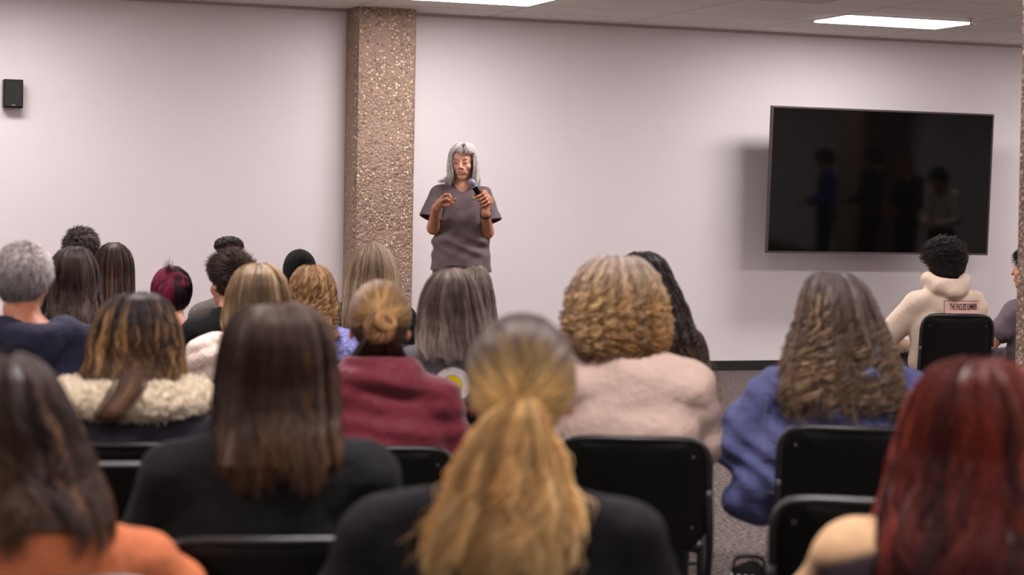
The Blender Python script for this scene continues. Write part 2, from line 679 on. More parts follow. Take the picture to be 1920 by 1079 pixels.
def skin_tint(V, hc, R, k, base, face=False):
    b = lin(base)
    t = np.tile(b, (len(V), 1))
    q = (V - hc) @ R / k
    if face:
        def spot(c, r, col, s_=1.0):
            d = np.sqrt((((q - np.array(c)) / np.array(r)) ** 2).sum(1))
            wgt = np.clip(1.6 - d * 1.6, 0, 1) * s_
            t[:] = t * (1 - wgt[:, None]) + lin(col) * wgt[:, None]
        for s_ in (-1, 1):
            spot((s_ * .045, .075, -.030), (.022, .03, .02), (214, 140, 116), .22)
            spot((s_ * .032, .085, .0225), (.019, .02, .0045), (132, 100, 82), .7)
            spot((s_ * .031, .088, -.0035), (.014, .012, .0028), (58, 38, 34), .95)
            spot((s_ * .031, .088, .005), (.015, .012, .005), (176, 122, 102), .6)
        spot((0, .095, -.0575), (.027, .02, .0042), (178, 100, 94), .85)
        spot((0, .095, -.0700), (.024, .02, .0055), (184, 106, 98), .85)
        spot((0, .095, -.0638), (.024, .02, .0022), (84, 36, 34), .9)
        spot((0, .108, -.030), (.012, .02, .012), (216, 146, 122), .25)
    return t


# ------------------------------------------------------------------ hair
def pick_colors(n, m, stops, streaks, r, clump=None):
    """stops: [(t,color)...] root to tip; streaks: [(prob,color,strength)]"""
    ts = np.array([s_[0] for s_ in stops])
    cs = np.array([lin(s_[1]) for s_ in stops])
    t = np.linspace(0, 1, m)
    base = np.stack([np.interp(t, ts, cs[:, i]) for i in range(3)], -1)
    C = np.tile(base, (n, 1, 1))
    u = r.rand(n) if clump is None else clump
    lo = 0
    for pr, col, st in streaks:
        sel = (u >= lo) & (u < lo + pr)
        lo += pr
        wg = st * np.clip(t * 3, 0.15, 1)
        C[sel] = C[sel] * (1 - wg[None, :, None]) + lin(col) * wg[None, :, None]
    C *= (0.72 + 0.56 * r.rand(n))[:, None, None]
    return C


DEF_B = ([0, -.015, -.04, -.08, -.12, -.17, -.22, -.27, -.32, -.37, -.5, -.8], [.04, .088, .118, .132, .134, .128, .140, .172, .198, .212, .225, .23])
DEF_F = ([0, -.015, -.04, -.075, -.095, -.8], [.05, .09, .112, .115, .03, .02])


def env_hair(parent, rows, px0, py0, s, hy, ztop, n, r, stops, streaks, wave=0.0, wfreq=3.0, curl=0.0, cfreq=8.0, rad=.0014, m=20, shell=True,
             back=None, front=None, jit=.02, clumps=90, name='hair', tipz=.03, sides=3, rootmax=.35, layer=0.13, shellcol=None, fly=0.0, thin=.93, flat=.38, tight=1.0):
    """hair falling down a closed outline: rows = (y, x_left, x_right) of the outline, px0/py0 the crown, s pixels per metre there"""
    rows = sorted(rows)
    rz = np.array([-(q[0] - py0) / s for q in rows])
    xl = np.array([(q[1] - px0) / s for q in rows])
    xr = np.array([(q[2] - px0) / s for q in rows])
    o = np.argsort(rz)
    rz, xl, xr = rz[o], xl[o], xr[o]
    zmin, zmax = rz[0], rz[-1]
    bk, ft = back or DEF_B, front or DEF_F
    def sec(z):
        L, Rr = np.interp(z, rz, xl), np.interp(z, rz, xr)
        b = np.interp(z, bk[0][::-1], bk[1][::-1])
        f = np.interp(z, ft[0][::-1], ft[1][::-1])
        return (L + Rr) / 2, (Rr - L) / 2, b, f
    def pos(phi, z, sc=1.0):
        c, hw, b, f = sec(z)
        x = c + hw * np.cos(phi) * sc
        sn = np.sin(phi)
        # lower down the hair lies as a sheet across the back instead of wrapping round the neck
        pw = np.interp(z, [-.30, -.14], [flat, 1.0])
        y = hy + np.where(sn < 0, -b * np.abs(sn) ** pw, f * sn) * sc
        return np.stack([x, y, ztop + z + 0 * x], -1)
    # shell underneath
    if shell:
        nz, nf = 26, 40
        tt = np.linspace(0, 1, nz) ** 1.3
        zz = zmax - (zmax - zmin - .02 - tipz * .7) * tt
        ph = np.linspace(0, 2 * np.pi, nf, endpoint=False)
        G = np.array([pos(ph, np.full(nf, z) - .004, thin) for z in zz])
        G += 0.003 * np.sin(ph * 11 + 0)[None, :, None] * np.array([1, 1, 0])
        V = G.reshape(-1, 3)
        i, j = np.meshgrid(np.arange(nz - 1), np.arange(nf), indexing='ij')
        j2 = (j + 1) % nf
        Fq = np.stack([i * nf + j, (i + 1) * nf + j, (i + 1) * nf + j2, i * nf + j2], -1).reshape(-1, 4)
        top = len(V)
        V = np.vstack([V, pos(np.array([0.0]), np.array([zmax]), 0)[0] - [0, 0, .004], G[-1].mean(0) + [0, 0, .01]])
        jj = np.arange(nf); j2 = (jj + 1) % nf
        Ft = np.stack([np.full(nf, top), jj, j2, np.full(nf, top)], -1)
        Fb = np.stack([np.full(nf, top + 1), (nz - 1) * nf + j2, (nz - 1) * nf + jj, np.full(nf, top + 1)], -1)
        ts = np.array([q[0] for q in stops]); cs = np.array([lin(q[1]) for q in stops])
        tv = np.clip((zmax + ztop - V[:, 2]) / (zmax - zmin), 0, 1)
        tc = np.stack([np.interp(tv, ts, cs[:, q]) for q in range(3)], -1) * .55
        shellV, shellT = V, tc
        shellF = Fq
        capF = np.vstack([Ft, Fb])
    # strands
    nc = clumps
    cphi = r.rand(nc) * 2 * np.pi
    ccol = r.rand(nc)
    cph = r.rand(nc) * 2 * np.pi
    cph2 = r.rand(nc) * 2 * np.pi
    cend = r.rand(nc)
    cid = r.randint(0, nc, n)
    phi = cphi[cid] + r.randn(n) * (2.2 / nc) * 1.6 * tight
    t0 = rootmax * r.rand(n) ** 1.4
    z0 = zmax - (zmax - zmin) * t0
    z1 = zmin + tipz * (cend[cid] * 1.0 + r.rand(n) * .6) 
    t = np.linspace(0, 1, m)
    # the crown is steep: more points there
    te = t ** 1.15
    Z = z0[:, None] + (z1 - z0)[:, None] * te
    front_on = np.sin(phi) > 0.25
    clay = 1.0 - layer * r.rand(nc) ** 1.5
    sc = clay[cid] + .018 * r.randn(n)
    amp = np.clip(te * 1.6, 0, 1)[None, :]
    hwz = np.maximum(sec(Z)[1], .05)
    PH = phi[:, None] + wave / hwz * amp * np.sin(wfreq * 2 * np.pi * te[None, :] + cph[cid][:, None]) + jit * r.randn(n)[:, None] * te[None, :]
    SCL = sc[:, None] + wave * 4 * amp * .5 * np.sin(wfreq * 1.7 * np.pi * te[None, :] + cph2[cid][:, None])
    P = pos(PH, Z, SCL)
    if curl:
        ang = cfreq * 2 * np.pi * te[None, :] * (0.8 + .4 * ccol[cid])[:, None] + cph[cid][:, None] + r.randn(n)[:, None] * .35
        c = curl * amp * (0.6 + .8 * cend[cid])[:, None]
        rd = np.stack([np.cos(PH), np.sin(PH), 0 * PH], -1)
        tg = np.stack([-np.sin(PH), np.cos(PH), 0 * PH], -1)
        P += (c * np.cos(ang))[..., None] * tg + (c * np.sin(ang))[..., None] * rd
        P[..., 2] += c * .5 * np.sin(ang * .9)
    if fly:
        P += fly * te[None, :, None] ** 2 * r.randn(n, 1, 3) * (r.rand(n, 1, 1) < .12)
    P += .0012 * r.randn(n, 1, 3)
    R = rad * (0.7 + .6 * r.rand(n))[:, None] * np.interp(t, [0, .1, .75, 1], [.7, 1, .9, .25])[None, :]
    zt_ = (zmax - Z) / (zmax - zmin)
    C = pick_colors(n, m, [(0, (0, 0, 0)), (1, (0, 0, 0))], [], r)
    ts = np.array([q[0] for q in stops]); cs = np.array([lin(q[1]) for q in stops])
    C = np.stack([np.interp(zt_, ts, cs[:, q]) for q in range(3)], -1)
    u = (ccol[cid] + .08 * r.randn(n)) % 1
    lo = 0
    for pr, col, st in streaks:
        sel = (u >= lo) & (u < lo + pr)
        lo += pr
        wg = st * np.clip(zt_[sel] * 4, .1, 1)[..., None]
        C[sel] = C[sel] * (1 - wg) + lin(col) * wg
    C *= (0.75 + .5 * r.rand(n))[:, None, None] * (.62 + .7 * cend[cid])[:, None, None]
    V, Fq2, tt = tubes(P, R, sides, C)
    if shell:
        k0 = len(shellV)
        V = np.vstack([shellV, V])
        Fa = np.vstack([shellF, Fq2 + k0])
        tt = np.vstack([shellT, tt])
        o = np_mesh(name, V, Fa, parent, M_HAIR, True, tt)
    else:
        o = np_mesh(name, V, Fq2, parent, M_HAIR, True, tt)
    return o


SCALP_C = np.array([0, -.012, .025])
SCALP_R = np.array([.078, .098, .093])
LINE_Y = [-.12, -.06, -.02, .0, .02, .045, .062, .09]
LINE_Z = [-.062, -.062, -.03, .012, .018, .03, .062, .078]


def scalp_dirs(n, r, full=False, line_dz=0.0):
    out = np.zeros((0, 3))
    while len(out) < n:
        v = r.randn(n * 3, 3)
        v /= np.linalg.norm(v, axis=1, keepdims=True)
        q = SCALP_C + v * SCALP_R
        out = np.vstack([out, v[q[:, 2] > np.interp(q[:, 1], LINE_Y, LINE_Z) + line_dz]])
    return out[:n]


def scalp_cap(hc, R, k, col, grow=1.0, line_dz=0.0):
    nu, nv = 60, 40
    u = np.linspace(0, 2 * np.pi, nu, endpoint=False)
    v = np.linspace(0.001, np.pi * .86, nv)
    U, W = np.meshgrid(u, v, indexing='ij')
    D = np.stack([np.cos(U) * np.sin(W), np.sin(U) * np.sin(W), np.cos(W)], -1)
    q = SCALP_C + D * SCALP_R
    ok = q[..., 2] > np.interp(q[..., 1], LINE_Y, LINE_Z) + line_dz
    q = SCALP_C + D * SCALP_R * grow
    V = (hc + (q.reshape(-1, 3) * k) @ R.T)
    i, j = np.meshgrid(np.arange(nu), np.arange(nv - 1), indexing='ij')
    i2 = (i + 1) % nu
    okf = ok[i, j] & ok[i2, j] & ok[i, j + 1] & ok[i2, j + 1]
    F_ = np.stack([i * nv + j, i * nv + j + 1, i2 * nv + j + 1, i2 * nv + j], -1)[okf]
    return V, F_.reshape(-1, 4), np.tile(lin(col) * .5, (len(V), 1))


def merge(parts):
    Vs, Fs, Ts, k = [], [], [], 0
    for V, F_, t in parts:
        Vs.append(V); Fs.append(F_ + k); Ts.append(t); k += len(V)
    return np.vstack(Vs), np.vstack(Fs), np.vstack(Ts)


def short_hair(parent, hc, R, k, n, r, length, stops, streaks, flow=(0, .4, -.5), puff=.5, curl=0.0, rad=.0013, m=9, capcol=None, lenf=None, rough=.3, line_dz=0.0, tintf=None, name='hair'):
    D = scalp_dirs(n, r, line_dz=line_dz)
    q = SCALP_C + D * SCALP_R
    L = length * (0.7 + .6 * r.rand(n))
    if lenf is not None: L = L * lenf(D)
    fl = np.array(flow, float)[None] - (D @ np.array(flow, float))[:, None] * D
    d0 = D * puff + fl + rough * r.randn(n, 3)
    d0 /= np.linalg.norm(d0, axis=1, keepdims=True)
    t = np.linspace(0, 1, m)
    P = q[:, None, :] + d0[:, None, :] * (L[:, None] * t)[..., None]
    P += (fl * L[:, None])[:, None, :] * (t ** 2 * .5)[None, :, None]
    P[..., 2] -= (L[:, None] * t ** 2 * .25)
    if curl:
        a = r.rand(n, 1) * 6.28 + t[None] * 9
        P[..., 0] += curl * np.sin(a) * t
        P[..., 2] += curl * np.cos(a) * t
        P[..., 1] += curl * np.sin(a * 1.3) * t
    # keep off the skull
    rel = (P - SCALP_C) / SCALP_R
    rr = np.linalg.norm(rel, axis=2)
    fac = np.maximum(rr, 1.0 + .02 * t[None]) / rr
    P = SCALP_C + rel * fac[..., None] * SCALP_R
    C = pick_colors(n, m, stops, streaks, r)
    if tintf is not None: C = tintf(D, C)
    P = hc + (P * k) @ R.T
    Rr = rad * np.interp(t, [0, .6, 1], [1, 1, .3])[None, :] * np.ones((n, 1))
    a = scalp_cap(hc, R, k, capcol or stops[0][1], 1.03, line_dz)
    b = tubes(P, Rr, 3, C)
    return np_mesh(name, *_pk(merge([a, b]), parent))


def _pk(vft, parent):
    V, F_, t = vft
    return V, F_, parent, M_HAIR, True, t


def gathered_parts(hc, R, k, n, r, tie, stops, streaks, rad=.0013, m=16, lift=.05, tintf=None):
    D = scalp_dirs(n, r, line_dz=-.004)
    tie = np.array(tie, float); tie /= np.linalg.norm(tie)
    tj = tie + .09 * r.randn(n, 3); tj /= np.linalg.norm(tj, axis=1, keepdims=True)
    t = np.linspace(0, 1, m)
    om = np.arccos(np.clip((D * tj).sum(1), -1, 1))[:, None]
    so = np.maximum(np.sin(om), 1e-3)
    W = (np.sin((1 - t)[None] * om) / so)[..., None] * D[:, None, :] + (np.sin(t[None] * om) / so)[..., None] * tj[:, None, :]
    W /= np.linalg.norm(W, axis=2, keepdims=True)
    g = 1.0 + .015 + (.01 + lift * r.rand(n)[:, None]) * np.sin(np.pi * np.clip(t, 0, 1))[None] + .012 * r.rand(n)[:, None]
    P = SCALP_C + W * SCALP_R * g[..., None]
    C = pick_colors(n, m, stops, streaks, r, clump=(np.arctan2(D[:, 0], D[:, 2]) * 7.3 % 1 + .12 * r.randn(n)) % 1)
    if tintf is not None: C = tintf(D, C)
    e1 = np.cross(tie, [1.0, 0, 0]); e1 /= np.linalg.norm(e1); e2 = np.cross(tie, e1)
    an = np.arctan2(D @ e1, D @ e2)
    ph_ = r.rand(4) * 6.28
    C = C * (1 + .30 * np.sin(an * 17 + ph_[0]) + .22 * np.sin(an * 31 + ph_[1]) + .15 * np.sin(an * 7 + ph_[2]))[:, None, None]
    relief = 1 + .016 * np.sin(an * 17 + ph_[0]) + .010 * np.sin(an * 31 + ph_[1])
    P = SCALP_C + (P - SCALP_C) * relief[:, None, None]
    P = hc + (P * k) @ R.T
    b = tubes(P, np.full((n, m), rad), 3, C)
    a = scalp_cap(hc, R, k, stops[0][1], 1.02, -.004)
    return [a, b]


def coil_parts(c, nrm, r, n, R1, R2, stops, streaks, rad=.0014, m=26, turns=1.1, squash=1.0, spiky=0.0):
    """a bun: strands winding round a ring whose axis is nrm"""
    nrm = np.array(nrm, float); nrm /= np.linalg.norm(nrm)
    a = np.cross(nrm, [0, 0, 1.0])
    if np.linalg.norm(a) < .1: a = np.array([1.0, 0, 0])
    a /= np.linalg.norm(a)
    b = np.cross(nrm, a)
    t = np.linspace(0, 1, m)
    th0 = r.rand(n) * 6.28
    ph0 = r.rand(n) * 6.28
    TH = th0[:, None] + t[None] * 6.28 * turns * .55
    PHI = ph0[:, None] + t[None] * 6.28 * turns * .9
    rr = R2 * (.75 + .3 * r.rand(n))[:, None]
    ring = R1 + rr * np.cos(PHI)
    P = np.array(c)[None, None] + (ring * np.cos(TH))[..., None] * a + (ring * np.sin(TH) * squash)[..., None] * b + (rr * np.sin(PHI))[..., None] * nrm
    if spiky:
        P += spiky * (t ** 3)[None, :, None] * r.randn(n, 1, 3)
    C = pick_colors(n, m, stops, streaks, r)
    return [tubes(P, rad * np.interp(t, [0, .1, .9, 1], [.4, 1, 1, .3])[None] * np.ones((n, 1)), 3, C)]


def blob_parts(c, rr, col, R=None):
    nu, nv = 24, 14
    u = np.linspace(0, 2 * np.pi, nu, endpoint=False); v = np.linspace(0, np.pi, nv)
    U, W = np.meshgrid(u, v, indexing='ij')
    D = np.stack([np.cos(U) * np.sin(W), np.sin(U) * np.sin(W), np.cos(W)], -1).reshape(-1, 3) * np.array(rr)
    if R is not None: D = D @ R.T
    V = np.array(c) + D
    i, j = np.meshgrid(np.arange(nu), np.arange(nv - 1), indexing='ij')
    i2 = (i + 1) % nu
    F_ = np.stack([i * nv + j, i * nv + j + 1, i2 * nv + j + 1, i2 * nv + j], -1).reshape(-1, 4)
    return (V, F_, np.tile(lin(col) * .6, (len(V), 1)))

# ------------------------------------------------------------------ room shell
def setting(o):
    o['kind'] = 'structure'
    return o


XL, XR, YB = -8.0, 15.0, -6.0
setting(box('wall_front', (XL - .15, WALL_Y, 0), (XR + .15, WALL_Y + .15, CEIL), M_WALL))
setting(box('wall_left', (XL - .15, YB, 0), (XL, WALL_Y, CEIL), M_WALL))
setting(box('wall_right', (XR, YB, 0), (XR + .15, WALL_Y, CEIL), M_WALL))
setting(box('wall_back', (XL - .15, YB - .15, 0), (XR + .15, YB, CEIL), M_WALL))
setting(box('floor', (XL - .15, YB - .15, -.1), (XR + .15, WALL_Y + .15, 0), M_CARPET))
setting(box('ceiling', (XL - .15, YB - .15, CEIL), (XR + .15, WALL_Y + .15, CEIL + .1), M_CEIL))
setting(box('baseboard_front', (XL, WALL_Y - .012, 0), (XR, WALL_Y, .088), M_BASE, bevel=.003))
setting(box('trim_1', (XL, WALL_Y - .02, CEIL - .022), (XR, WALL_Y, CEIL - .001), mat('wall_angle', srgb(176, 164, 160), .5)))

M_PANEL = emit_mat('lamp_diffuser', (1.0, 0.93, 0.95, 1), PANEL_E)
M_TRIM = mat('lamp_trim', srgb(214, 206, 206), .5)


def make_lamp():
    e = bpy.data.objects.new('ceiling_light', None)
    COL.objects.link(e)
    bm = bmesh.new()
    for lo, hi in (((-.605, -.30, -.006), (.605, -.275, .0)), ((-.605, .275, -.006), (.605, .30, .0)), ((-.605, -.275, -.006), (-.58, .275, .0)), ((.58, -.275, -.006), (.605, .275, .0))):
        bm_box(bm, lo, hi)
    bm_obj('light_frame', bm, e, M_TRIM)
    box('diffuser', (-.581, -.276, -.017), (.581, .276, -.001), M_PANEL, e)
    return e


LAMP0 = make_lamp()
LDS = []
for w_, s_ in LAMP_ROWS:
    ld = bpy.data.lights.new('troffer_light', 'AREA')
    ld.shape = 'RECTANGLE'
    ld.size, ld.size_y = 1.14, .54
    ld.energy = w_
    ld.color = LIGHT_COLOR
    ld.spread = math.radians(s_)
    LDS.append(ld)
first = True
for iy, y in enumerate(LY):
    for ix, x in enumerate(LX):
        if (ix, iy) in LAMP_OFF: continue
        if first:
            L = LAMP0
            kids = list(LAMP0.children)
            first = False
        else:
            L = LAMP0.copy(); COL.objects.link(L)
            for c in kids:
                d = c.copy(); COL.objects.link(d); d.parent = L
        L.location = (x, y, CEIL - .001)
        place = {(4, 0): 'above the wall screen', (3, 0): 'near the wall to the right of the stone pillar'}.get((ix, iy))
        tag(L, 'recessed white rectangular ceiling light ' + (place if place else 'in the grid over the room'), 'ceiling light', 'recessed ceiling lights')
        lo = bpy.data.objects.new('troffer_light', LDS[iy])
        COL.objects.link(lo)
        lo.location = (x, y, CEIL - .021)


vd = ray(1541, 5)
vq = vd * ((CEIL - CAMZ) / vd[2])
vn = bpy.data.objects.new('ceiling_vent', None)
COL.objects.link(vn)
vn.location = (vq[0] - .30, vq[1] - .30, CEIL)
tag(vn, 'square metal air vent in the ceiling just left of the lamp over the screen', 'ceiling vent')
bm = bmesh.new()
for lo_, hi_ in (((-.30, -.30, -.014), (.30, -.27, -.001)), ((-.30, .27, -.014), (.30, .30, -.001)), ((-.30, -.27, -.014), (-.27, .27, -.001)), ((.27, -.27, -.014), (.30, .27, -.001))):
    bm_box(bm, lo_, hi_, .002)
bm_obj('vent_frame', bm, vn, M_TRIM)
box('backing', (-.27, -.27, -.004), (.27, .27, -.001), M_BASE, vn)
bm = bmesh.new()
for i in range(8): bm_box(bm, (-.27, -.262 + i * .067, -.012), (.27, -.225 + i * .067, -.007))
bm_obj('slats', bm, vn, M_TRIM)

# sprinkler by the right lamp
sp = bpy.data.objects.new('fire_sprinkler', None)
COL.objects.link(sp)
sp.location = (*(np.array([0, 0, CAMZ]) + ray(1820, 34) * ((CEIL - CAMZ) / ray(1820, 34)[2]))[:2], CEIL)
tag(sp, 'small metal fire sprinkler head beside the ceiling light above the screen', 'sprinkler')
tube_obj('escutcheon', [(0, 0, -.001), (0, 0, -.010)], .035, sp, M_TRIM, 20)
tube_obj('nozzle', [(0, 0, -.008), (0, 0, -.055)], .008, sp, M_STEEL, 10)
tube_obj('deflector', [(0, 0, -.054), (0, 0, -.058)], .018, sp, M_STEEL, 12)


def pillar(name, x0, x1, y0, y1, label, cham=.03):
    bm = bmesh.new()
    pts = [(x0 + cham * .35, y0 + 0), (x0, y0 + cham), (x0, y1), (x1, y1), (x1, y0 + cham * .4), (x1 - cham * .35, y0)]
    vb = [bm.verts.new((p[0], p[1], 0)) for p in pts]
    vt = [bm.verts.new((p[0], p[1], CEIL)) for p in pts]
    bm.faces.new(vb); bm.faces.new(vt[::-1])
    for i in range(len(pts)):
        j = (i + 1) % len(pts)
        bm.faces.new((vb[j], vb[i], vt[i], vt[j]))
    o = bm_obj(name, bm, None, M_AGG)
    tag(o, label, 'pillar')
    return o


pillar('pillar', 4.875, 5.385, WALL_Y - .29, WALL_Y, 'tan exposed aggregate stone pillar against the white wall behind the speaker', .06)
pr = at(1905.5, 600, 8.9)
pillar('pillar', pr[0], pr[0] + .50, pr[1] - .50, pr[1], 'brown aggregate stone pillar at the right edge of the room, in front of the grey shirt', .01)
pillar('pillar', 9.6, 10.2, -3.6, -3.0, 'aggregate stone pillar standing behind the last row of chairs', .02)

# small wall speaker
a0, a1, a2 = on_y(7, 148, WALL_Y - .12), on_y(44, 148, WALL_Y - .12), on_y(42, 203, WALL_Y - .12)
ws = bpy.data.objects.new('wall_speaker', None)
COL.objects.link(ws)
ws.location = ((a0[0] + a1[0]) / 2, WALL_Y - .075, (a0[2] + a2[2]) / 2)
tag(ws, 'small black box loudspeaker fixed high on the white wall', 'speaker')
wd, hg = (a1[0] - a0[0]) / 2, (a0[2] - a2[2]) / 2
box('cabinet', (-wd, -.045, -hg), (wd, .05, hg), M_BLACK, ws, .008)
box('grille', (-wd + .008, -.052, -hg + .01), (wd - .008, -.044, hg - .01), mat('speaker_grille', srgb(22, 20, 21), .7, bump=.6, bscale=900), ws, .003)
box('bracket', (-.02, .05, -.04), (.02, .0745, .04), M_FRAME, ws)
box('badge', (-.014, -.0535, -hg + .019), (.014, -.0518, -hg + .024), mat('badge_silver', srgb(150, 146, 146), .4), ws)

# ------------------------------------------------------------------ the wall screen
tv = bpy.data.objects.new('television', None)
COL.objects.link(tv)
TVY = 16.0
c00, c10, c01, c11 = on_y(1446, 200, TVY - .05), on_y(1863, 212, TVY - .05), on_y(1437, 476, TVY), on_y(1852, 478, TVY)
tcx = (c00[0] + c10[0] + c01[0] + c11[0]) / 4
tcz = (c00[2] + c10[2] + c01[2] + c11[2]) / 4
tw = (c10[0] - c00[0] + c11[0] - c01[0]) / 4
th = (c00[2] + c10[2] - c01[2] - c11[2]) / 4
tv.location = (tcx, TVY - .02, tcz)
tilt = math.radians(2.5)
tv.rotation_euler = (tilt, 0.0, 0)
tag(tv, 'large black flat screen television switched off on the white wall', 'television')
M_GLASS = mat('screen_glass', srgb(6, 5, 5), .05, spec=.26)
box('housing', (-tw + .02, .004, -th + .02), (tw - .02, .05, th - .02), M_BLACK, tv, .01)
bm = bmesh.new()
f = .017
for lo, hi in (((-tw, -.012, th - f), (tw, .02, th)), ((-tw, -.012, -th), (tw, .02, -th + f)), ((-tw, -.012, -th + f), (-tw + f, .02, th - f)), ((tw - f, -.012, -th + f), (tw, .02, th - f))):
    bm_box(bm, lo, hi, .002)
bm_obj('bezel', bm, tv, mat('dark_bezel', srgb(74, 62, 66), .4, metal=.3))
box('screen', (-tw + f - .002, -.006, -th + f - .002), (tw - f + .002, .006, th - f + .002), M_GLASS, tv)
mt = bpy.data.objects.new('wall_mount', None)
COL.objects.link(mt)
mt.location = (tcx, TVY, tcz)
tag(mt, 'black steel bracket holding the television off the wall', 'wall bracket')
box('mount_plate', (-.35, WALL_Y - TVY - .022, -.22), (.35, WALL_Y - TVY - .002, .22), M_FRAME, mt)
box('mount_head', (-.3, .045, -.2), (.3, .075, .2), M_FRAME, mt)
for s_ in (-1, 1):
    tube_obj('arm', [(s_ * .25, .06, 0), (s_ * .12, .2, 0), (s_ * .25, WALL_Y - TVY - .02, 0)], .02, mt, M_FRAME)

# ------------------------------------------------------------------ chairs
def rounded_outline(w, z0, z1, r, n=8, rb=None):
    rb = rb or r
    pts = []
    for cx, cz, a0_, rr in ((w - r, z1 - r, 0, r), (-w + r, z1 - r, 90, r), (-w + rb, z0 + rb, 180, rb), (w - rb, z0 + rb, 270, rb)):
        for i in range(n + 1):
            a = math.radians(a0_ + 90 * i / n)
            pts.append((cx + rr * math.cos(a), cz + rr * math.sin(a)))
    return pts


M_RIVET = mat('rivet_steel', srgb(120, 118, 116), .35, metal=1.0)


def make_chair():
    e = bpy.data.objects.new('folding_chair', None)
    COL.objects.link(e)
    def backy(x, z): return -.225 - .10 * (z - .46) + .035 * (x / .22) ** 2
    # backrest panel: grid inside a rounded outline
    out = rounded_outline(.215, .43, .775, .065, 8, .08)
    bm = bmesh.new()
    rings = []
    for side in (0, 1):
        for q in (0.0, .5, .8, .95, 1.0):
            row = []
            for x, z in out:
                xx, zz = x * (1 - (1 - q)), .60 + (z - .60) * q
                roll_ = .012 * max(0, (q - .8) / .2) ** 2
                row.append(bm.verts.new((xx, backy(xx, zz) + (.006 if side else -.006) * (1 if q < 1 else .3), zz)))
            rings.append(row)
    n = len(out)
    for base in (0, 5):
        for k in range(4):
            for i in range(n):
                j = (i + 1) % n
                vs = [rings[base + k][i], rings[base + k][j], rings[base + k + 1][j], rings[base + k + 1][i]]
                if base: vs = vs[::-1]
                try: bm.faces.new(vs)
                except ValueError: pass
    for i in range(n):
        j = (i + 1) % n
        bm.faces.new((rings[4][i], rings[4][j], rings[9][j], rings[9][i]))
    bmesh.ops.remove_doubles(bm, verts=bm.verts, dist=1e-5)
    bmesh.ops.recalc_face_normals(bm, faces=bm.faces)
    br = bm_obj('backrest', bm, e, M_BLACK, True)
    for x, z in ((-.17, .725), (.17, .725), (-.17, .50), (.17, .50)):
        tube_obj('rivet', [(x, backy(x, z) - .005, z), (x, backy(x, z) - .0075, z)], .0032, br, M_RIVET, 8)
    # tube rim round the top of the back, running down into the front legs
    def sidepts(s_):
        return [(s_ * .216, backy(.22, .62) - .004, .62), (s_ * .222, -.185, .46), (s_ * .224, 0.0, .26), (s_ * .224, .20, .012)]
    topp = [(-.216, backy(.22, .62) - .004, .62), (-.214, backy(.21, .71) - .004, .71), (-.196, backy(.19, .757), .757), (-.15, backy(.15, .777), .777),
            (0, backy(0, .780), .780), (.15, backy(.15, .777), .777), (.196, backy(.19, .757), .757), (.214, backy(.21, .71) - .004, .71), (.216, backy(.22, .62) - .004, .62)]
    tube_obj('back_frame', topp, .0115, e, M_FRAME, 10, 48)
    for s_ in (-1, 1):
        lg = tube_obj('leg', sidepts(s_), .0115, e, M_FRAME, 10, 20)
        tube_obj('rubber_foot', [(s_ * .224, .196, .02), (s_ * .224, .206, .0)], .015, lg, M_BLACK, 10)
        lg = tube_obj('leg', [(s_ * .205, .10, .425), (s_ * .205, -.06, .25), (s_ * .205, -.245, .012)], .0105, e, M_FRAME, 10, 16)
        tube_obj('rubber_foot', [(s_ * .205, -.238, .02), (s_ * .205, -.25, .0)], .014, lg, M_BLACK, 10)
    tube_obj('crossbar', [(-.22, .15, .075), (.22, .15, .075)], .008, e, M_FRAME, 8)
    tube_obj('crossbar', [(-.205, -.19, .085), (.205, -.19, .085)], .008, e, M_FRAME, 8)
    bm = bmesh.new()
    bm_box(bm, (-.205, -.20, .425), (.205, .22, .447), .010, 3)
    for v in bm.verts:
        v.co.z -= .010 * (1 - (v.co.x / .21) ** 2)
    bm_obj('seat', bm, e, M_BLACK, True)
    return e


CHAIR0 = make_chair()
CH_USED = [False]


def copy_tree(o, parent=None):
    c = o.copy()
    COL.objects.link(c)
    c.parent = parent
    for ch in list(o.children):
        if ch.type == 'MESH': copy_tree(ch, c)
    return c


def chair(x, y, rz, zs, label, ws_=1.0):
    if not CH_USED[0]:
        c = CHAIR0
        CH_USED[0] = True
    else:
        c = copy_tree(CHAIR0)
    c.location = (x, y, 0)
    c.rotation_euler = (0, 0, rz)
    c.scale = (ws_, 1, zs)
    tag(c, label, 'chair', 'black folding chairs in rows')
    return c


# ------------------------------------------------------------------ people
def arms_default(sh, zt, sw):
    el = np.array([sw + .012, .03, max(.62, zt - .56)])
    wr = np.array([sw - .06, .24, .60])
    return el, wr


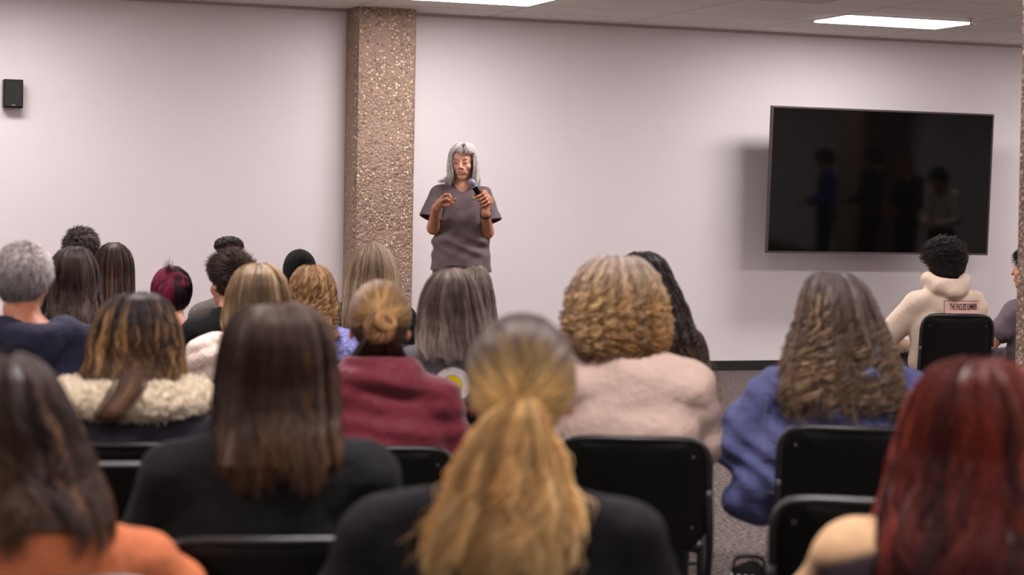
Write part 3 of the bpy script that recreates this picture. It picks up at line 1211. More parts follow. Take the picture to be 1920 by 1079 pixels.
class Person:
    """a seated person in a frame of their own: +y away from the camera, z up, x to the right, origin on the floor under the hips"""
    def __init__(s, label, px, py, s_, sw=.20, bx=0.0, by=0.0, hyaw=0.0, htilt=0.0, hpitch=0.0, byaw=0.0, skin=(206, 150, 122), seed=0, k=1.0, hy=.03, sleeve='long',
                 arm_l=None, arm_r=None, shz=0.0, seated=True, hairtop=.024, male=False, trousers=None, h=.009):
        s.r = np.random.RandomState(seed + 100)
        s.px, s.py, s.s, s.k, s.sw = px, py, s_, k, sw
        s.depth = FPX / s_
        top = at(px, py, s.depth)
        s.az = math.atan2(top[0], top[1])
        s.zt = top[2]
        s.hy = hy
        s.hc = np.array([0, hy, s.zt - hairtop - .113 * k])
        s.R = rotz(hyaw) @ roty(htilt) @ rotx(hpitch)
        s.RB = rotz(byaw)
        s.byaw = byaw
        s.bx, s.by = bx, by
        zt = s.zt
        zs = zt - .338 + shz     # shoulder line
        s.zs = zs
        J = {}
        J['neck'] = np.array([0, -.035, zt - .262])
        J['c7'] = np.array([0, -.055, zs + .035])
        for sg, nm in ((-1, 'l'), (1, 'r')):
            J['sh' + nm] = np.array([sg * (sw - .05), -.02, zs - .012])
            el, wr = arms_default(None, zt, sw)
            J['el' + nm] = el * [sg, 1, 1]
            J['wr' + nm] = wr * [sg, 1, 1]
            J['hip' + nm] = np.array([sg * .09, .02, .53])
            J['kn' + nm] = np.array([sg * .13, .43, .50])
            J['an' + nm] = np.array([sg * .13, .42, .09])
        if arm_l: J['ell'], J['wrl'] = map(np.array, arm_l)
        if arm_r: J['elr'], J['wrr'] = map(np.array, arm_r)
        for a in J: J[a] = s.RB @ (J[a] * 1.0) + np.array([bx, by, 0])
        J['neck'] = s.hc + s.R @ (np.array([0, -.03, -.10]) * k)
        s.J = J
        s.skin = skin
        s.build_body(h)
        pos = at(px, py, s.depth)
        o = s.o
        o.location = (pos[0], pos[1], 0)
        o.rotation_euler = (0, 0, -s.az)
        tag(o, label, 'person')
        s.trousers(trousers)

    def P(s, p): return s.RB @ np.array(p, float) + np.array([s.bx, s.by, 0])

    def grid(s, h, lo=None, hi=None):
        c = np.array([s.bx, s.by, 0])
        lo = np.array([-.52, -.34, 0.0]) if lo is None else np.array(lo)
        hi = np.array([.52, .68, s.zt + .05]) if hi is None else np.array(hi)
        return Sdf(c * [1, 1, 0] + lo, c * [1, 1, 0] + hi, h)

    def torso(s, S, g, kk=.03):
        P, J = s.P, s.J
        zs, sw = s.zs, s.sw
        S.ell(P((0, -.02, zs - .14)), (sw * .80 + g, .105 + g, .19), s.RB, kk)
        S.ell(P((0, -.005, (zs - .14 + .62) / 2 - .02)), (sw * .70 + g, .105 + g, .20), s.RB, .05)
        S.ell(P((0, .00, .56)), (.165 + g, .13 + g, .12), s.RB, .05)
        S.cap(J['c7'] + [0, 0, -.06], J['c7'] + [0, 0, -.018], .060 + g, .058 + g, .03)
        for nm, sg in (('l', -1), ('r', 1)):
            S.cap(P((sg * .05, -.045, zs + .015)), J['sh' + nm], .048 + g, .048 + g, kk + .01)
            S.cap(P((sg * .02, -.05, zs + .055)), P((sg * (sw * .6), -.03, zs + .000)), .030 + g * .8, .040 + g * .9, kk)

    def arm(s, S, nm, g, kk=.02, upto=1.0, taper=1.0):
        J = s.J
        if upto <= 0:
            S.cap(J['sh' + nm], J['sh' + nm] + (J['el' + nm] - J['sh' + nm]) * .44, .050 + g, .044 + g, kk)
            return
        S.cap(J['sh' + nm], J['el' + nm], .050 + g, .040 + g * taper, kk)
        if upto > 0:
            e = J['el' + nm] + (J['wr' + nm] - J['el' + nm]) * upto
            S.cap(J['el' + nm], e, .041 + g * taper, .029 + g * taper * .8, kk)

    def build_body(s, h):
        S = s.grid(h)
        J = s.J
        head_sdf(S, s.hc, s.R, s.k, neck_to=J['c7'])
        s.torso(S, -.006)
        for nm, sg in (('l', -1), ('r', 1)):
            s.arm(S, nm, -.002)
            d = J['wr' + nm] - J['el' + nm]
            d = d / np.linalg.norm(d) + np.array([-sg * .15, .3, -.25])
            hand_sdf(S, J['wr' + nm], d, (0, .2, -1), curl=.35, side=sg, kk=.004)
            S.cap(J['hip' + nm], J['kn' + nm], .072, .052, .03)
            S.cap(J['kn' + nm], J['an' + nm], .050, .034, .02)
            S.cap(J['an' + nm], J['an' + nm] + s.RB @ np.array([0, .12, -.045]), .034, .03, .02)
        V, F_ = S.mesh()
        s.o = np_mesh('person', V, F_, None, M_SKIN, True, skin_tint(V, s.hc, s.R, s.k, s.skin))

    def trousers(s, m):
        J = s.J
        S = s.grid(.012, hi=(.52, .68, .80))
        S.ell(s.P((0, .01, .56)), (.18, .145, .105), s.RB, .03)
        for nm in 'lr':
            S.cap(J['hip' + nm], J['kn' + nm], .084, .066, .04)
            S.cap(J['kn' + nm], J['an' + nm] + [0, 0, .02], .064, .055, .03)
        V, F_ = S.mesh()
        np_mesh('trousers', V, F_, s.o, m or M_PANTS)
        for nm in 'lr':
            A = J['an' + nm]
            S = Sdf(A + [-.12, -.12, -.095], A + [.12, .26, .09], .008)
            f_ = s.RB @ np.array([0, 1, 0])
            S.cap(A + [0, 0, -.01] - f_ * .01, A + f_ * .13 + [0, 0, -.05], .042, .036, .02)
            S.cap(A - f_ * .02 + [0, 0, -.06], A + f_ * .14 + [0, 0, -.06], .028, .028, .02)
            V, F_ = S.mesh()
            V[:, 2] = np.maximum(V[:, 2], .001)
            np_mesh('shoe', V, F_, s.o, M_SHOE)

    def top(s, m, name='sweater', g=.016, h=.008, sleeve='long', neck=.075, collar=None, folds=.004, lo=.55, arms_g=None, extra=None, tintf=None, foldf=None, neckdrop=.03):
        S = s.grid(h, lo=(-.52, -.34, lo - .06))
        s.torso(S, g)
        ag = g if arms_g is None else arms_g
        for nm in 'lr':
            s.arm(S, nm, ag, upto=.93 if sleeve == 'long' else 0.0)
        if collar:
            r0, r1, hh = collar
            S.cap(s.J['c7'] + [0, .01, 0], s.J['neck'] + [0, 0, hh], r0, r1, .03)
        if extra: extra(S)
        # opening for the neck
        if not (collar and collar[2] > .05):
            S.cap(s.J['c7'] + [0, .02, .035], s.J['neck'] + [0, .03, .12], neck, neck + .02, .006, 'sub')
        if folds:
            ph = s.r.rand(8) * 6.28
            if foldf is not None:
                S.warp(foldf)
            else:
                S.warp(lambda x, y, z: folds * (np.sin(x * 21 + z * 33 + 2 * np.sin(z * 9 + ph[0]) + ph[1]) * .5 + np.sin(z * 58 - x * 17 + 3 * np.sin(x * 11 + ph[2]) + ph[3]) * .4 + np.sin(y * 37 + z * 25 + ph[4]) * .4))
        V, F_ = S.mesh()
        t = tintf(V) if tintf else None
        s.garment = (V, F_)
        s.gobj = np_mesh(name, V, F_, s.o, m, True, t)
        return s.gobj

    def env(s, rows, n, stops, streaks, **kw):
        return env_hair(s.o, rows, s.px, s.py, s.s, s.hy, s.zt, n, s.r, stops, streaks, **kw)

    def seat(s, zs, label, dx=0.0, dy=0.0, rz=0.0, ws_=1.0):
        w_ = rotz(-s.az) @ (s.P((0, 0, 0)) + np.array([dx, dy, 0])) + np.array([s.o.location[0], s.o.location[1], 0])
        return chair(w_[0], w_[1], -s.az + s.byaw + rz, zs, label, ws_)


def fuzz(parent, V, F_, n, r, L, rad, col, name='fleece', sel=None):
    c = V[F_].mean(1)
    nrm = np.cross(V[F_[:, 2]] - V[F_[:, 0]], V[F_[:, 3]] - V[F_[:, 1]])
    nrm /= np.linalg.norm(nrm, axis=1, keepdims=True) + 1e-9
    # outward
    if ((c - c.mean(0)) * nrm).sum() < 0: nrm = -nrm
    ids = np.arange(len(c)) if sel is None else np.where(sel(c))[0]
    i = ids[r.randint(0, len(ids), n)]
    p = c[i] + .004 * r.randn(n, 3)
    t = np.linspace(0, 1, 5)
    d = nrm[i] + .5 * r.randn(n, 3)
    P = p[:, None] + d[:, None] * (t * L)[None, :, None] + (.004 * np.sin(t[None] * 5 + 6 * r.rand(n, 1)))[..., None] * r.randn(n, 1, 3)
    C = np.tile(lin(col), (n, 5, 1)) * (.75 + .4 * r.rand(n))[:, None, None]
    V2, F2, T2 = tubes(P, rad * np.array([1, 1, 1, .8, .3])[None] * np.ones((n, 1)), 3, C)
    return V2, F2, T2


def fabric(name, rgb, rough=.85, noise=.08, nscale=60, bump=.35, bscale=350, sheen=.0, bump2=.5, bscale2=14, **k):
    return mat(name, srgb(*rgb), rough, noise=noise, nscale=nscale, bump=bump, bscale=bscale, sheen=sheen, spec=.25, bump2=bump2, bscale2=bscale2, **k)


DARKB = [(0, (46, 34, 30)), (.5, (58, 42, 34)), (1, (70, 50, 38))]

# ---- grey haired man, far left
p = Person('man with short grey hair and navy hooded sweatshirt seated at the left edge', 46, 457, 560, sw=.235, bx=.03, hyaw=-.35, skin=(190, 122, 92), seed=1, male=True, hairtop=.012)
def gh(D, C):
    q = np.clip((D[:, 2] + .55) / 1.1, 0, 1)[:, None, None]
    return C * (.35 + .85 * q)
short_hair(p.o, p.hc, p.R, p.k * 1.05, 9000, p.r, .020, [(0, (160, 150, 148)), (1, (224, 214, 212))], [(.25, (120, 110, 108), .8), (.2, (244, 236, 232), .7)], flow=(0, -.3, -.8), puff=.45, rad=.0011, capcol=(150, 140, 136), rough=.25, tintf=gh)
def hood_extra(p):
    def f(S):
        z = p.zs
        for a in np.linspace(-.1, 1.1, 9):
            t = math.pi * (1 + a)
            q = p.P((.115 * math.cos(t), -.055 + .095 * math.sin(t) * 1.0, z + .050 - .012 * math.sin(t) * -1))
            S.ell(q, (.038, .036, .036), None, .035)
        S.ell(p.P((0, -.135, z + .0)), (.085, .04, .07), None, .04)
    return f
p.top(fabric('navy_sweatshirt', (44, 44, 64)), 'sweatshirt', g=.022, extra=hood_extra(p), folds=.005)
p.seat(.95, 'black folding chair under the grey haired man in navy')

# ---- dark wavy haired woman
p = Person('woman with long dark brown wavy hair seated behind the grey haired man\'s right side', 143, 462, 475, sw=.185, skin=(200, 150, 120), seed=2)
p.env([(462, 134, 152), (470, 112, 166), (485, 99, 177), (500, 95, 183), (540, 92, 189), (580, 91, 192), (625, 96, 191), (650, 104, 184)], 1800, [(0, (58, 46, 44)), (.5, (56, 40, 34)), (1, (66, 44, 34))], [(.2, (96, 72, 58), .6)], wave=.010, wfreq=3, jit=.05, rad=.0016)
p.top(fabric('black_knit', (22, 20, 24)), 'sweater')
p.seat(.95, 'black folding chair under the dark wavy haired woman')

# ---- man with dark tousled hair
p = Person('man with short tousled dark hair, only the top of his head showing at the left', 151, 425, 330, sw=.21, k=1.12, skin=(200, 146, 116), seed=3, male=True)
short_hair(p.o, p.hc, p.R, 1.06, 4500, p.r, .032, [(0, (34, 28, 27)), (1, (74, 62, 58))], [(.15, (150, 138, 132), .6), (.15, (24, 20, 20), .8)], flow=(.5, .2, .1), puff=.4, rad=.0016, rough=.35, curl=.006, lenf=lambda D: .5 + .7 * np.clip(D[:, 2] + .3, 0, 1))
p.top(fabric('charcoal_shirt', (36, 34, 38)), 'shirt', g=.014)
p.seat(.95, 'black folding chair under the man with tousled dark hair')

# ---- straight brown hair
p = Person('woman with long straight brown hair seated right of the dark wavy hair', 213, 455, 372, sw=.18, skin=(214, 160, 134), seed=4)
p.env([(455, 205, 222), (461, 193, 234), (472, 183, 243), (488, 177, 249), (505, 175, 251), (545, 175, 252), (590, 178, 252), (650, 182, 250)], 1700, [(0, (76, 56, 48)), (.4, (70, 50, 40)), (1, (96, 70, 52))], [(.22, (132, 102, 78), .55), (.15, (40, 28, 24), .6)], wave=.003, jit=.03, rad=.0016)
p.top(fabric('brown_cardigan', (70, 56, 52)), 'cardigan')
p.seat(.95, 'black folding chair under the woman with straight brown hair')

# ---- burgundy and black hair in a knot
p = Person('woman with burgundy and black hair knotted up, hoop earring and crimson sweater', 322, 503, 405, sw=.235, bx=.02, hyaw=.05, skin=(212, 158, 134), seed=5, shz=.015, hy=.02)
R_ = p.R
def bb(D, C):
    a = np.clip(.5 - D[:, 0] * 3.5 + .3 * np.sin(D[:, 2] * 5), 0, 1)[:, None, None]
    return C * (1 - a) + (lin((110, 26, 54)) * (.6 + .8 * p.r.rand(len(D)))[:, None])[:, None, :] * a
g_ = gathered_parts(p.hc, R_, 1.14, 2600, p.r, (0.05, -.55, .75), [(0, (30, 22, 26)), (1, (34, 24, 28))], [(.1, (60, 24, 36), .6)], rad=.0015, lift=.10, tintf=bb)
kc = p.hc + np.array([.03, -.105, .085])
g_ += coil_parts(kc, (.1, -1, .45), p.r, 260, .024, .015, [(0, (36, 24, 28)), (1, (120, 30, 56))], [(.4, (150, 46, 74), .8)])
g_ += coil_parts(kc + [.028, .0, -.012], (-.4, -1, .1), p.r, 200, .018, .013, [(0, (30, 20, 24)), (1, (40, 26, 30))], [(.3, (120, 36, 60), .8)])
nq = 90
t_ = np.linspace(0, 1, 8)
d_ = np.array([-.10, -.15, .9]) + .28 * p.r.randn(nq, 3)
Pq = (p.hc + np.array([-.012, -.08, .10]))[None, None] + d_[:, None] * (t_ * .055)[None, :, None] + .006 * p.r.randn(nq, 1, 3)
g_.append(tubes(Pq, .0013 * np.linspace(1, .3, 8)[None] * np.ones((nq, 1)), 3, np.tile(lin((96, 24, 48)), (nq, 8, 1))))
np_mesh('hair', *_pk(merge(g_), p.o))
er = p.hc + R_ @ np.array([.084, .0, -.045])
a_ = np.linspace(0, 2 * np.pi, 25)
tube_obj('hoop_earring', [tuple(er + np.array([.004 * math.sin(t), .012 * math.sin(t) + .012, 0]) + np.array([.030 * math.sin(t), 0, -.033 + .033 * math.cos(t)])) for t in a_], .0013, p.o, M_STEEL, 6)
p.top(fabric('crimson_knit', (122, 16, 56), noise=.12), 'sweater', g=.018, folds=.004, neck=.085)
p.seat(.93, 'black folding chair under the woman in crimson')

# ---- dark short hair facing left
p = Person('person with dark swept back hair and black collar facing left, beside the crimson sweater', 432, 472, 430, sw=.19, hyaw=.55, skin=(196, 136, 106), seed=6, hy=0.0)
g_ = []
short_hair(p.o, p.hc, p.R, 1.06, 6500, p.r, .040, [(0, (28, 20, 20)), (.6, (40, 28, 26)), (1, (70, 50, 42))], [(.2, (98, 72, 60), .6)], flow=(.1, .85, .0), puff=.35, rad=.0016, rough=.14, lenf=lambda D: .25 + 1.0 * np.clip(D[:, 2] * 1.2 + .2, 0, 1), line_dz=-.012)
p.top(fabric('black_jersey', (19, 18, 22)), 'sweater', g=.016, collar=(.085, .070, .02))
p.seat(.93, 'black folding chair under the person with swept back dark hair')

# ---- curly bun behind
p = Person('person with a dark curly bun held by a headband and an olive grey sweater', 433, 466, 372, sw=.185, bx=-.005, skin=(150, 104, 80), seed=7)
g_ = gathered_parts(p.hc, p.R, 1.08, 2200, p.r, (0, -.2, 1.0), [(0, (30, 22, 22)), (1, (36, 26, 24))], [(.2, (70, 50, 42), .5)], rad=.0016)
bc = p.hc + np.array([-.01, -.01, .150])
g_.append(blob_parts(bc, (.058, .055, .036), (30, 22, 22)))
nn = 700
D = p.r.randn(nn, 3); D /= np.linalg.norm(D, axis=1, keepdims=True)
t_ = np.linspace(0, 1, 14)
ph = p.r.rand(nn, 1) * 6.28
Pq = bc + D[:, None] * (np.array([.056, .053, .034]) * (1 + .22 * t_[:, None]))[None]
Pq[..., 0] += .009 * np.sin(ph + t_ * 12); Pq[..., 2] += .009 * np.cos(ph + t_ * 12) ; Pq[..., 1] += .008 * np.sin(ph + t_ * 9)
g_.append(tubes(Pq, .0016 * np.ones((nn, 14)), 3, pick_colors(nn, 14, [(0, (34, 25, 24)), (1, (48, 34, 32))], [(.2, (86, 62, 52), .6)], p.r)))
np_mesh('hair', *_pk(merge(g_), p.o))
hbp = []
for a in np.linspace(-.15, math.pi + .15, 20):
    hbp.append(tuple(p.hc + p.R @ np.array([.108 * math.cos(a), -.02, .030 + .085 * math.sin(a)])))
V_, F_, _t = tubes(np.array(hbp)[None], np.full((1, 20), .012), 8)
np_mesh('headband', V_, F_, p.o, fabric('black_band', (26, 22, 24)))
p.top(fabric('olive_grey_knit', (100, 94, 86), noise=.2, nscale=150), 'sweater', g=.020)
p.seat(.93, 'black folding chair under the person with the curly bun')

# ---- black beanie
p = Person('person in a black knitted beanie seated in the front row', 562, 470, 348, sw=.19, hyaw=.15, skin=(204, 150, 124), seed=8, hairtop=.022)
short_hair(p.o, p.hc, p.R, 1.0, 2500, p.r, .02, [(0, (40, 32, 28)), (1, (50, 38, 34))], [], flow=(0, -.2, -1), puff=.25)
S = Sdf(p.hc - [.14, .17, .12], p.hc + [.14, .17, .18], .006)
S.ell(p.hc + p.R @ np.array([0, -.012, .035]), (.090, .110, .100), p.R, .02)
S.ell(p.hc + p.R @ np.array([-.012, -.055, .080]), (.055, .06, .050), p.R, .05)
S.cap(p.hc + np.array([0, 0, -.20]), p.hc + np.array([0, 0, -.12]), .17, .12, .01, 'sub')
S.warp(lambda x, y, z: .0015 * np.sin(np.arctan2(y - p.hc[1], x - p.hc[0]) * 40))
V_, F_ = S.mesh()
np_mesh('beanie', V_, F_, p.o, fabric('black_wool', (13, 12, 13), bump=.6))
p.top(fabric('black_hoodie', (14, 13, 15)), 'sweatshirt', g=.018)
p.seat(.93, 'black folding chair under the person in the black beanie')

# ---- curly light brown, periwinkle blouse
p = Person('woman with curly light brown hair and periwinkle patterned blouse', 588, 497, 452, sw=.185, bx=.01, skin=(214, 162, 136), seed=9, shz=.01)
p.env([(497, 572, 600), (503, 560, 612), (515, 550, 622), (535, 546, 629), (560, 546, 632), (585, 549, 633), (603, 554, 633), (616, 565, 630), (640, 610, 648)], 1900, [(0, (142, 108, 74)), (.5, (150, 112, 74)), (1, (120, 84, 56))], [(.25, (190, 154, 108), .6), (.2, (84, 58, 40), .7)], wave=.008, curl=.014, cfreq=3.5, rad=.0017, m=30, jit=.04, layer=.2, clumps=90, rootmax=.6)
mb = fabric('periwinkle_print', (134, 136, 194), noise=.4, nscale=70, bump2=.9, bscale2=30)
p.top(mb, 'blouse', g=.016, collar=(.082, .070, .012), folds=.006)
p.seat(.93, 'black folding chair under the woman in the periwinkle blouse')

# ---- ash blonde in front of the pillar
p = Person('woman with long straight ash blonde hair in front of the stone pillar', 697, 455, 402, sw=.185, bx=.01, skin=(220, 168, 142), seed=10)
p.env([(455, 691, 703), (460, 679, 717), (468, 670, 729), (482, 662, 738), (505, 655, 746), (530, 650, 750), (560, 646, 753), (590, 643, 753), (640, 644, 752)], 1900, [(0, (176, 156, 134)), (.3, (160, 136, 108)), (1, (186, 158, 122))], [(.28, (104, 80, 64), .75), (.2, (206, 184, 154), .6)], wave=.003, jit=.03, rad=.0016)
p.top(fabric('black_top', (19, 18, 22)), 'sweater')
p.seat(.93, 'black folding chair under the woman with ash blonde hair')

# ---- dirty blonde bob with cream puffer jacket
p = Person('woman with blonde shoulder length hair and cream quilted jacket', 486, 494, 515, sw=.225, bx=0.0, skin=(222, 170, 144), seed=11, hy=.02)
p.env([(494, 471, 503), (500, 455, 517), (510, 443, 528), (525, 434, 538), (550, 426, 547), (585, 420, 554), (610, 418, 558), (632, 421, 558), (650, 432, 548)], 2000, [(0, (168, 142, 112)), (.35, (162, 134, 102)), (1, (184, 150, 108))], [(.25, (122, 94, 72), .65), (.25, (206, 180, 142), .6)], wave=.003, jit=.03, rad=.0015)
def quilt(x, y, z):
    return -.010 * np.abs(np.sin((z + .35 * np.abs(x)) * 42)) + .004 * np.sin(x * 60 + z * 20) * np.sin(y * 50)
p.top(fabric('cream_quilt', (226, 206, 190), bump2=.9, bscale2=40), 'puffer_jacket', g=.028, foldf=quilt, collar=(.095, .080, .0))
p.seat(.93, 'black folding chair under the woman in the cream quilted jacket')

# ---- grey straight hair
p = Person('woman with straight grey hair and dark grey top with a round yellow emblem', 846, 503, 530, sw=.20, bx=.005, skin=(210, 160, 138), seed=12)
p.env([(503, 834, 860), (508, 822, 873), (516, 811, 883), (530, 800, 893), (552, 791, 901), (580, 785, 909), (620, 782, 916), (655, 784, 920), (685, 794, 914)], 2000, [(0, (128, 112, 104)), (.4, (114, 96, 88)), (1, (146, 126, 114))], [(.25, (160, 142, 132), .6), (.2, (76, 60, 54), .7)], wave=.005, wfreq=2, jit=.03, rad=.0015)
ob = p.top(fabric('dark_grey_tee', (86, 82, 86)), 'sweater', g=.016, folds=.003)
def decal(p, cx, cz, rings, parent):
    """flat round print lying on the back of the garment"""
    V, F_ = p.garment
    bv = BVHTree.FromPolygons([Vector(v) for v in V], [tuple(int(q) for q in f) for f in F_])
    for (r0, r1, m_, off, nm) in rings:
        Vs, Fs = [], []
        N = 28
        for rr in (r0, (r0 + r1) / 2, r1):
            for i in range(N):
                a = 2 * math.pi * i / N
                x, z = cx + rr * math.cos(a), cz + rr * math.sin(a)
                h_ = bv.ray_cast(Vector((x, -1, z)), Vector((0, 1, 0)))
                y = h_[0].y - off if h_[0] else -.15
                Vs.append((x, y, z))
        for k_ in (0, 1):
            for i in range(N):
                j = (i + 1) % N
                Fs.append((k_ * N + i, k_ * N + j, k_ * N + N + j, k_ * N + N + i))
        np_mesh(nm, Vs, Fs, parent, m_)
mY, mW = fabric('yellow_print', (226, 196, 20)), fabric('white_print', (214, 208, 206))
decal(p, .01, 1.32 - (722 - 411) / 530., [(.036, .062, mW, .003, 'emblem_ring'), (.0, .034, mY, .003, 'emblem')], ob)
p.seat(.88, 'black folding chair under the woman with straight grey hair')

# ---- hair behind her
p = Person('woman with long greyish brown hair half hidden behind the straight grey hair', 893, 498, 440, sw=.18, skin=(210, 160, 138), seed=13)
p.env([(498, 884, 902), (503, 875, 910), (512, 867, 916), (530, 862, 922), (560, 862, 928), (600, 864, 933), (650, 868, 936)], 1500, [(0, (120, 106, 98)), (1, (100, 82, 72))], [(.25, (150, 134, 122), .6), (.2, (62, 48, 42), .7)], wave=.005, jit=.04, rad=.0016)
p.top(fabric('taupe_top', (84, 74, 72)), 'sweater')
p.seat(.93, 'black folding chair under the woman half hidden behind the grey hair')

# ---- burgundy jacket, bun
p = Person('woman with fair hair in a low twisted bun and burgundy jacket', 713, 523, 640, sw=.225, bx=.0, skin=(214, 150, 122), seed=14, hy=.02, shz=.0, k=1.06, hpitch=-.08)
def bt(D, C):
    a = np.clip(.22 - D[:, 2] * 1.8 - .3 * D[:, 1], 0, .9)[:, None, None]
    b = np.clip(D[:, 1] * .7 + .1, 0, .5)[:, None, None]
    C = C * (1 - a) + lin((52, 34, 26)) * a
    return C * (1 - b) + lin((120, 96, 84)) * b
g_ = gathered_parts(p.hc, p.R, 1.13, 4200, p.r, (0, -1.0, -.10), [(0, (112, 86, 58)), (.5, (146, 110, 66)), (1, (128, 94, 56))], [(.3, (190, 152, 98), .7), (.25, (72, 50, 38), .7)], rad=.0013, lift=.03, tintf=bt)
bc = p.hc + np.array([0, -.142, .0])
g_.append(blob_parts(bc + [0, .01, 0], (.045, .03, .04), (96, 66, 44)))
g_ += coil_parts(bc + [0, -.006, .004], (0, -1, .15), p.r, 620, .027, .019, [(0, (100, 68, 44)), (.5, (150, 104, 64)), (1, (112, 76, 50))], [(.3, (184, 138, 92), .7), (.45, (60, 40, 30), .85)], turns=1.3)
g_ += coil_parts(bc + [.018, -.010, .026], (.5, -1, .5), p.r, 260, .020, .013, [(0, (150, 108, 66)), (1, (196, 150, 98))], [(.3, (220, 176, 122), .7)], turns=1.0)
# darker nape hair swept up
n_ = 900
ax_ = p.r.uniform(-.072, .072, n_); t_ = np.linspace(0, 1, 10)
Pn = np.stack([ax_[:, None] * (1 - .65 * t_)[None], -.062 - .052 * np.sin(t_ * 1.5)[None] + .02 * (np.abs(ax_[:, None]) / .07) ** 2 * (1 - t_)[None] * 2.2 - .006 * p.r.rand(n_, 1), -.082 + .075 * t_[None] + .006 * p.r.randn(n_, 1) * np.ones((1, 10))], -1)
Pn = SCALP_C + (Pn - SCALP_C) * 1.17
Pn = p.hc + Pn @ p.R.T
g_.append(tubes(Pn, .0016 * np.ones((n_, 10)), 3, pick_colors(n_, 10, [(0, (40, 28, 24)), (1, (70, 46, 34))], [(.2, (110, 78, 54), .5)], p.r)))
np_mesh('hair', *_pk(merge(g_), p.o))
def bcollar(S):
    for a in np.linspace(0, math.pi, 11):
        t = math.pi + a
        S.ell(p.P((.098 * math.cos(t), -.045 + .068 * math.sin(t), p.zs + .075 + .004 * math.cos(2 * t))), (.020, .018, .034), None, .028)
        S.ell(p.P((.108 * math.cos(t), -.055 + .078 * math.sin(t), p.zs + .048)), (.022, .02, .03), None, .03)
def horiz(x, y, z):
    return .0035 * np.sin(z * 95 + 2.2 * np.sin(x * 9)) + .004 * np.sin(x * 24 + z * 18) + .003 * np.sin(z * 48 + x * 20)
p.top(fabric('burgundy_nylon', (112, 34, 48), rough=.6, noise=.05, sheen=.2), 'jacket', g=.020, extra=bcollar, foldf=horiz, neck=.070)
p.seat(.85, 'black folding chair under the woman in burgundy', ws_=1.0)

# ---- dark hair with highlights, sherpa collar
p = Person('woman with dark highlighted hair and cream fleece collar on a charcoal jacket', 257, 550, 690, sw=.235, bx=-.01, skin=(206, 154, 126), seed=15, hy=.035)
p.env([(550, 238, 282), (555, 217, 300), (564, 204, 312), (580, 190, 323), (605, 178, 335), (640, 170, 343), (680, 162, 348), (710, 153, 350), (738, 150, 350)], 2600, [(0, (62, 54, 56)), (.25, (50, 38, 38)), (.6, (74, 52, 38)), (1, (132, 100, 62))], [(.20, (196, 150, 98), .8), (.22, (30, 22, 24), .8), (.1, (120, 90, 62), .7)], wave=.010, wfreq=1.6, jit=.05, rad=.0014, m=24, tipz=.05)
# one lock turned under on the collar
n_ = 260
t_ = np.linspace(0, 1, 20)
ang = t_ * 4.4
bx_ = (243 - 257) / 690.
zc_ = p.zt - (735 - 550) / 690.
u_ = p.r.randn(n_)
Pn = np.stack([bx_ + .018 * u_[:, None] * (1 - .3 * t_)[None] + .03 * np.cos(ang)[None] - .02, -.205 - .03 * np.sin(ang * .7)[None] - .006 * p.r.rand(n_, 1), zc_ + .07 - .13 * np.sin(np.clip(t_ * 1.6, 0, 1.57))[None] + .03 * np.clip(t_ - .6, 0, 1)[None] + .004 * p.r.randn(n_, 1)], -1)
V_, F_, T_ = tubes(Pn, .0016 * np.ones((n_, 20)), 3, pick_colors(n_, 20, [(0, (84, 60, 46)), (1, (110, 82, 62))], [(.2, (170, 130, 92), .6), (.2, (50, 38, 34), .6)], p.r))
np_mesh('hair_lock', V_, F_, p.o, M_HAIR, True, T_)
p.top(fabric('charcoal_shell', (46, 42, 54), rough=.6), 'jacket', g=.030, folds=.008)
S = p.grid(.008, lo=(-.4, -.34, p.zs - .16), hi=(.4, .3, p.zs + .16))
for a in np.linspace(-.25, 1.25, 17):
    t = math.pi * (1 + a)
    S.ell(p.P((.175 * math.cos(t), -.050 + .095 * math.sin(t), p.zs + .064 + .012 * math.sin(t))), (.046, .044, .030), None, .03)
for sg in (-1, 0, 1):
    S.ell(p.P((sg * .075, -.150, p.zs + .058)), (.085, .042, .030), None, .04)
S.cap(p.J['c7'] + [0, .03, .02], p.J['neck'] + [0, .03, .12], .075, .10, .01, 'sub')
V_, F_ = S.mesh()
fz = fuzz(None, V_, F_, 9000, p.r, .004, .0016, (255, 242, 218))
Vm, Fm, Tm = merge([(V_, F_, np.tile(lin((252, 236, 208)), (len(V_), 1))), fz])
np_mesh('fleece_collar', Vm, Fm, p.o, mat('sherpa', (0.7, 0.6, 0.5, 1), .95, attr=True, spec=.1), True, Tm)
p.seat(.91, 'black folding chair under the woman with the cream fleece collar')

# ---- curly blonde and grey, oatmeal sweater
p = Person('woman with voluminous curly blonde and silver hair and oatmeal sweater', 1157, 480, 640, sw=.215, bx=.055, skin=(216, 164, 140), seed=16, hy=.02, shz=-.03, hairtop=.035, arm_l=((-.235, .06, .66), (-.13, .26, .60)), arm_r=((.215, .06, .66), (.13, .26, .60)))
fr = ([0, -.02, -.05, -.09, -.12, -.9], [.07, .11, .13, .13, .03, .02])
bk = ([0, -.02, -.05, -.1, -.16, -.22, -.27, -.31], [.05, .10, .13, .15, .155, .15, .13, .11])
p.env([(480, 1128, 1186), (486, 1110, 1206), (498, 1094, 1220), (520, 1078, 1234), (550, 1066, 1246), (585, 1061, 1251), (620, 1062, 1251), (648, 1072, 1244), (668, 1090, 1228), (692, 1112, 1205)], 2600, [(0, (208, 190, 178)), (.18, (196, 170, 144)), (.4, (190, 150, 98)), (.8, (176, 132, 80)), (1, (120, 86, 56))], [(.22, (224, 196, 150), .6), (.18, (120, 88, 58), .7), (.12, (150, 138, 136), .7)], wave=.008, curl=.018, cfreq=3.6, rad=.0018, m=40, jit=.03, clumps=170, back=bk, front=fr, layer=.2, rootmax=.75, thin=.86, tight=.9, tipz=.06)
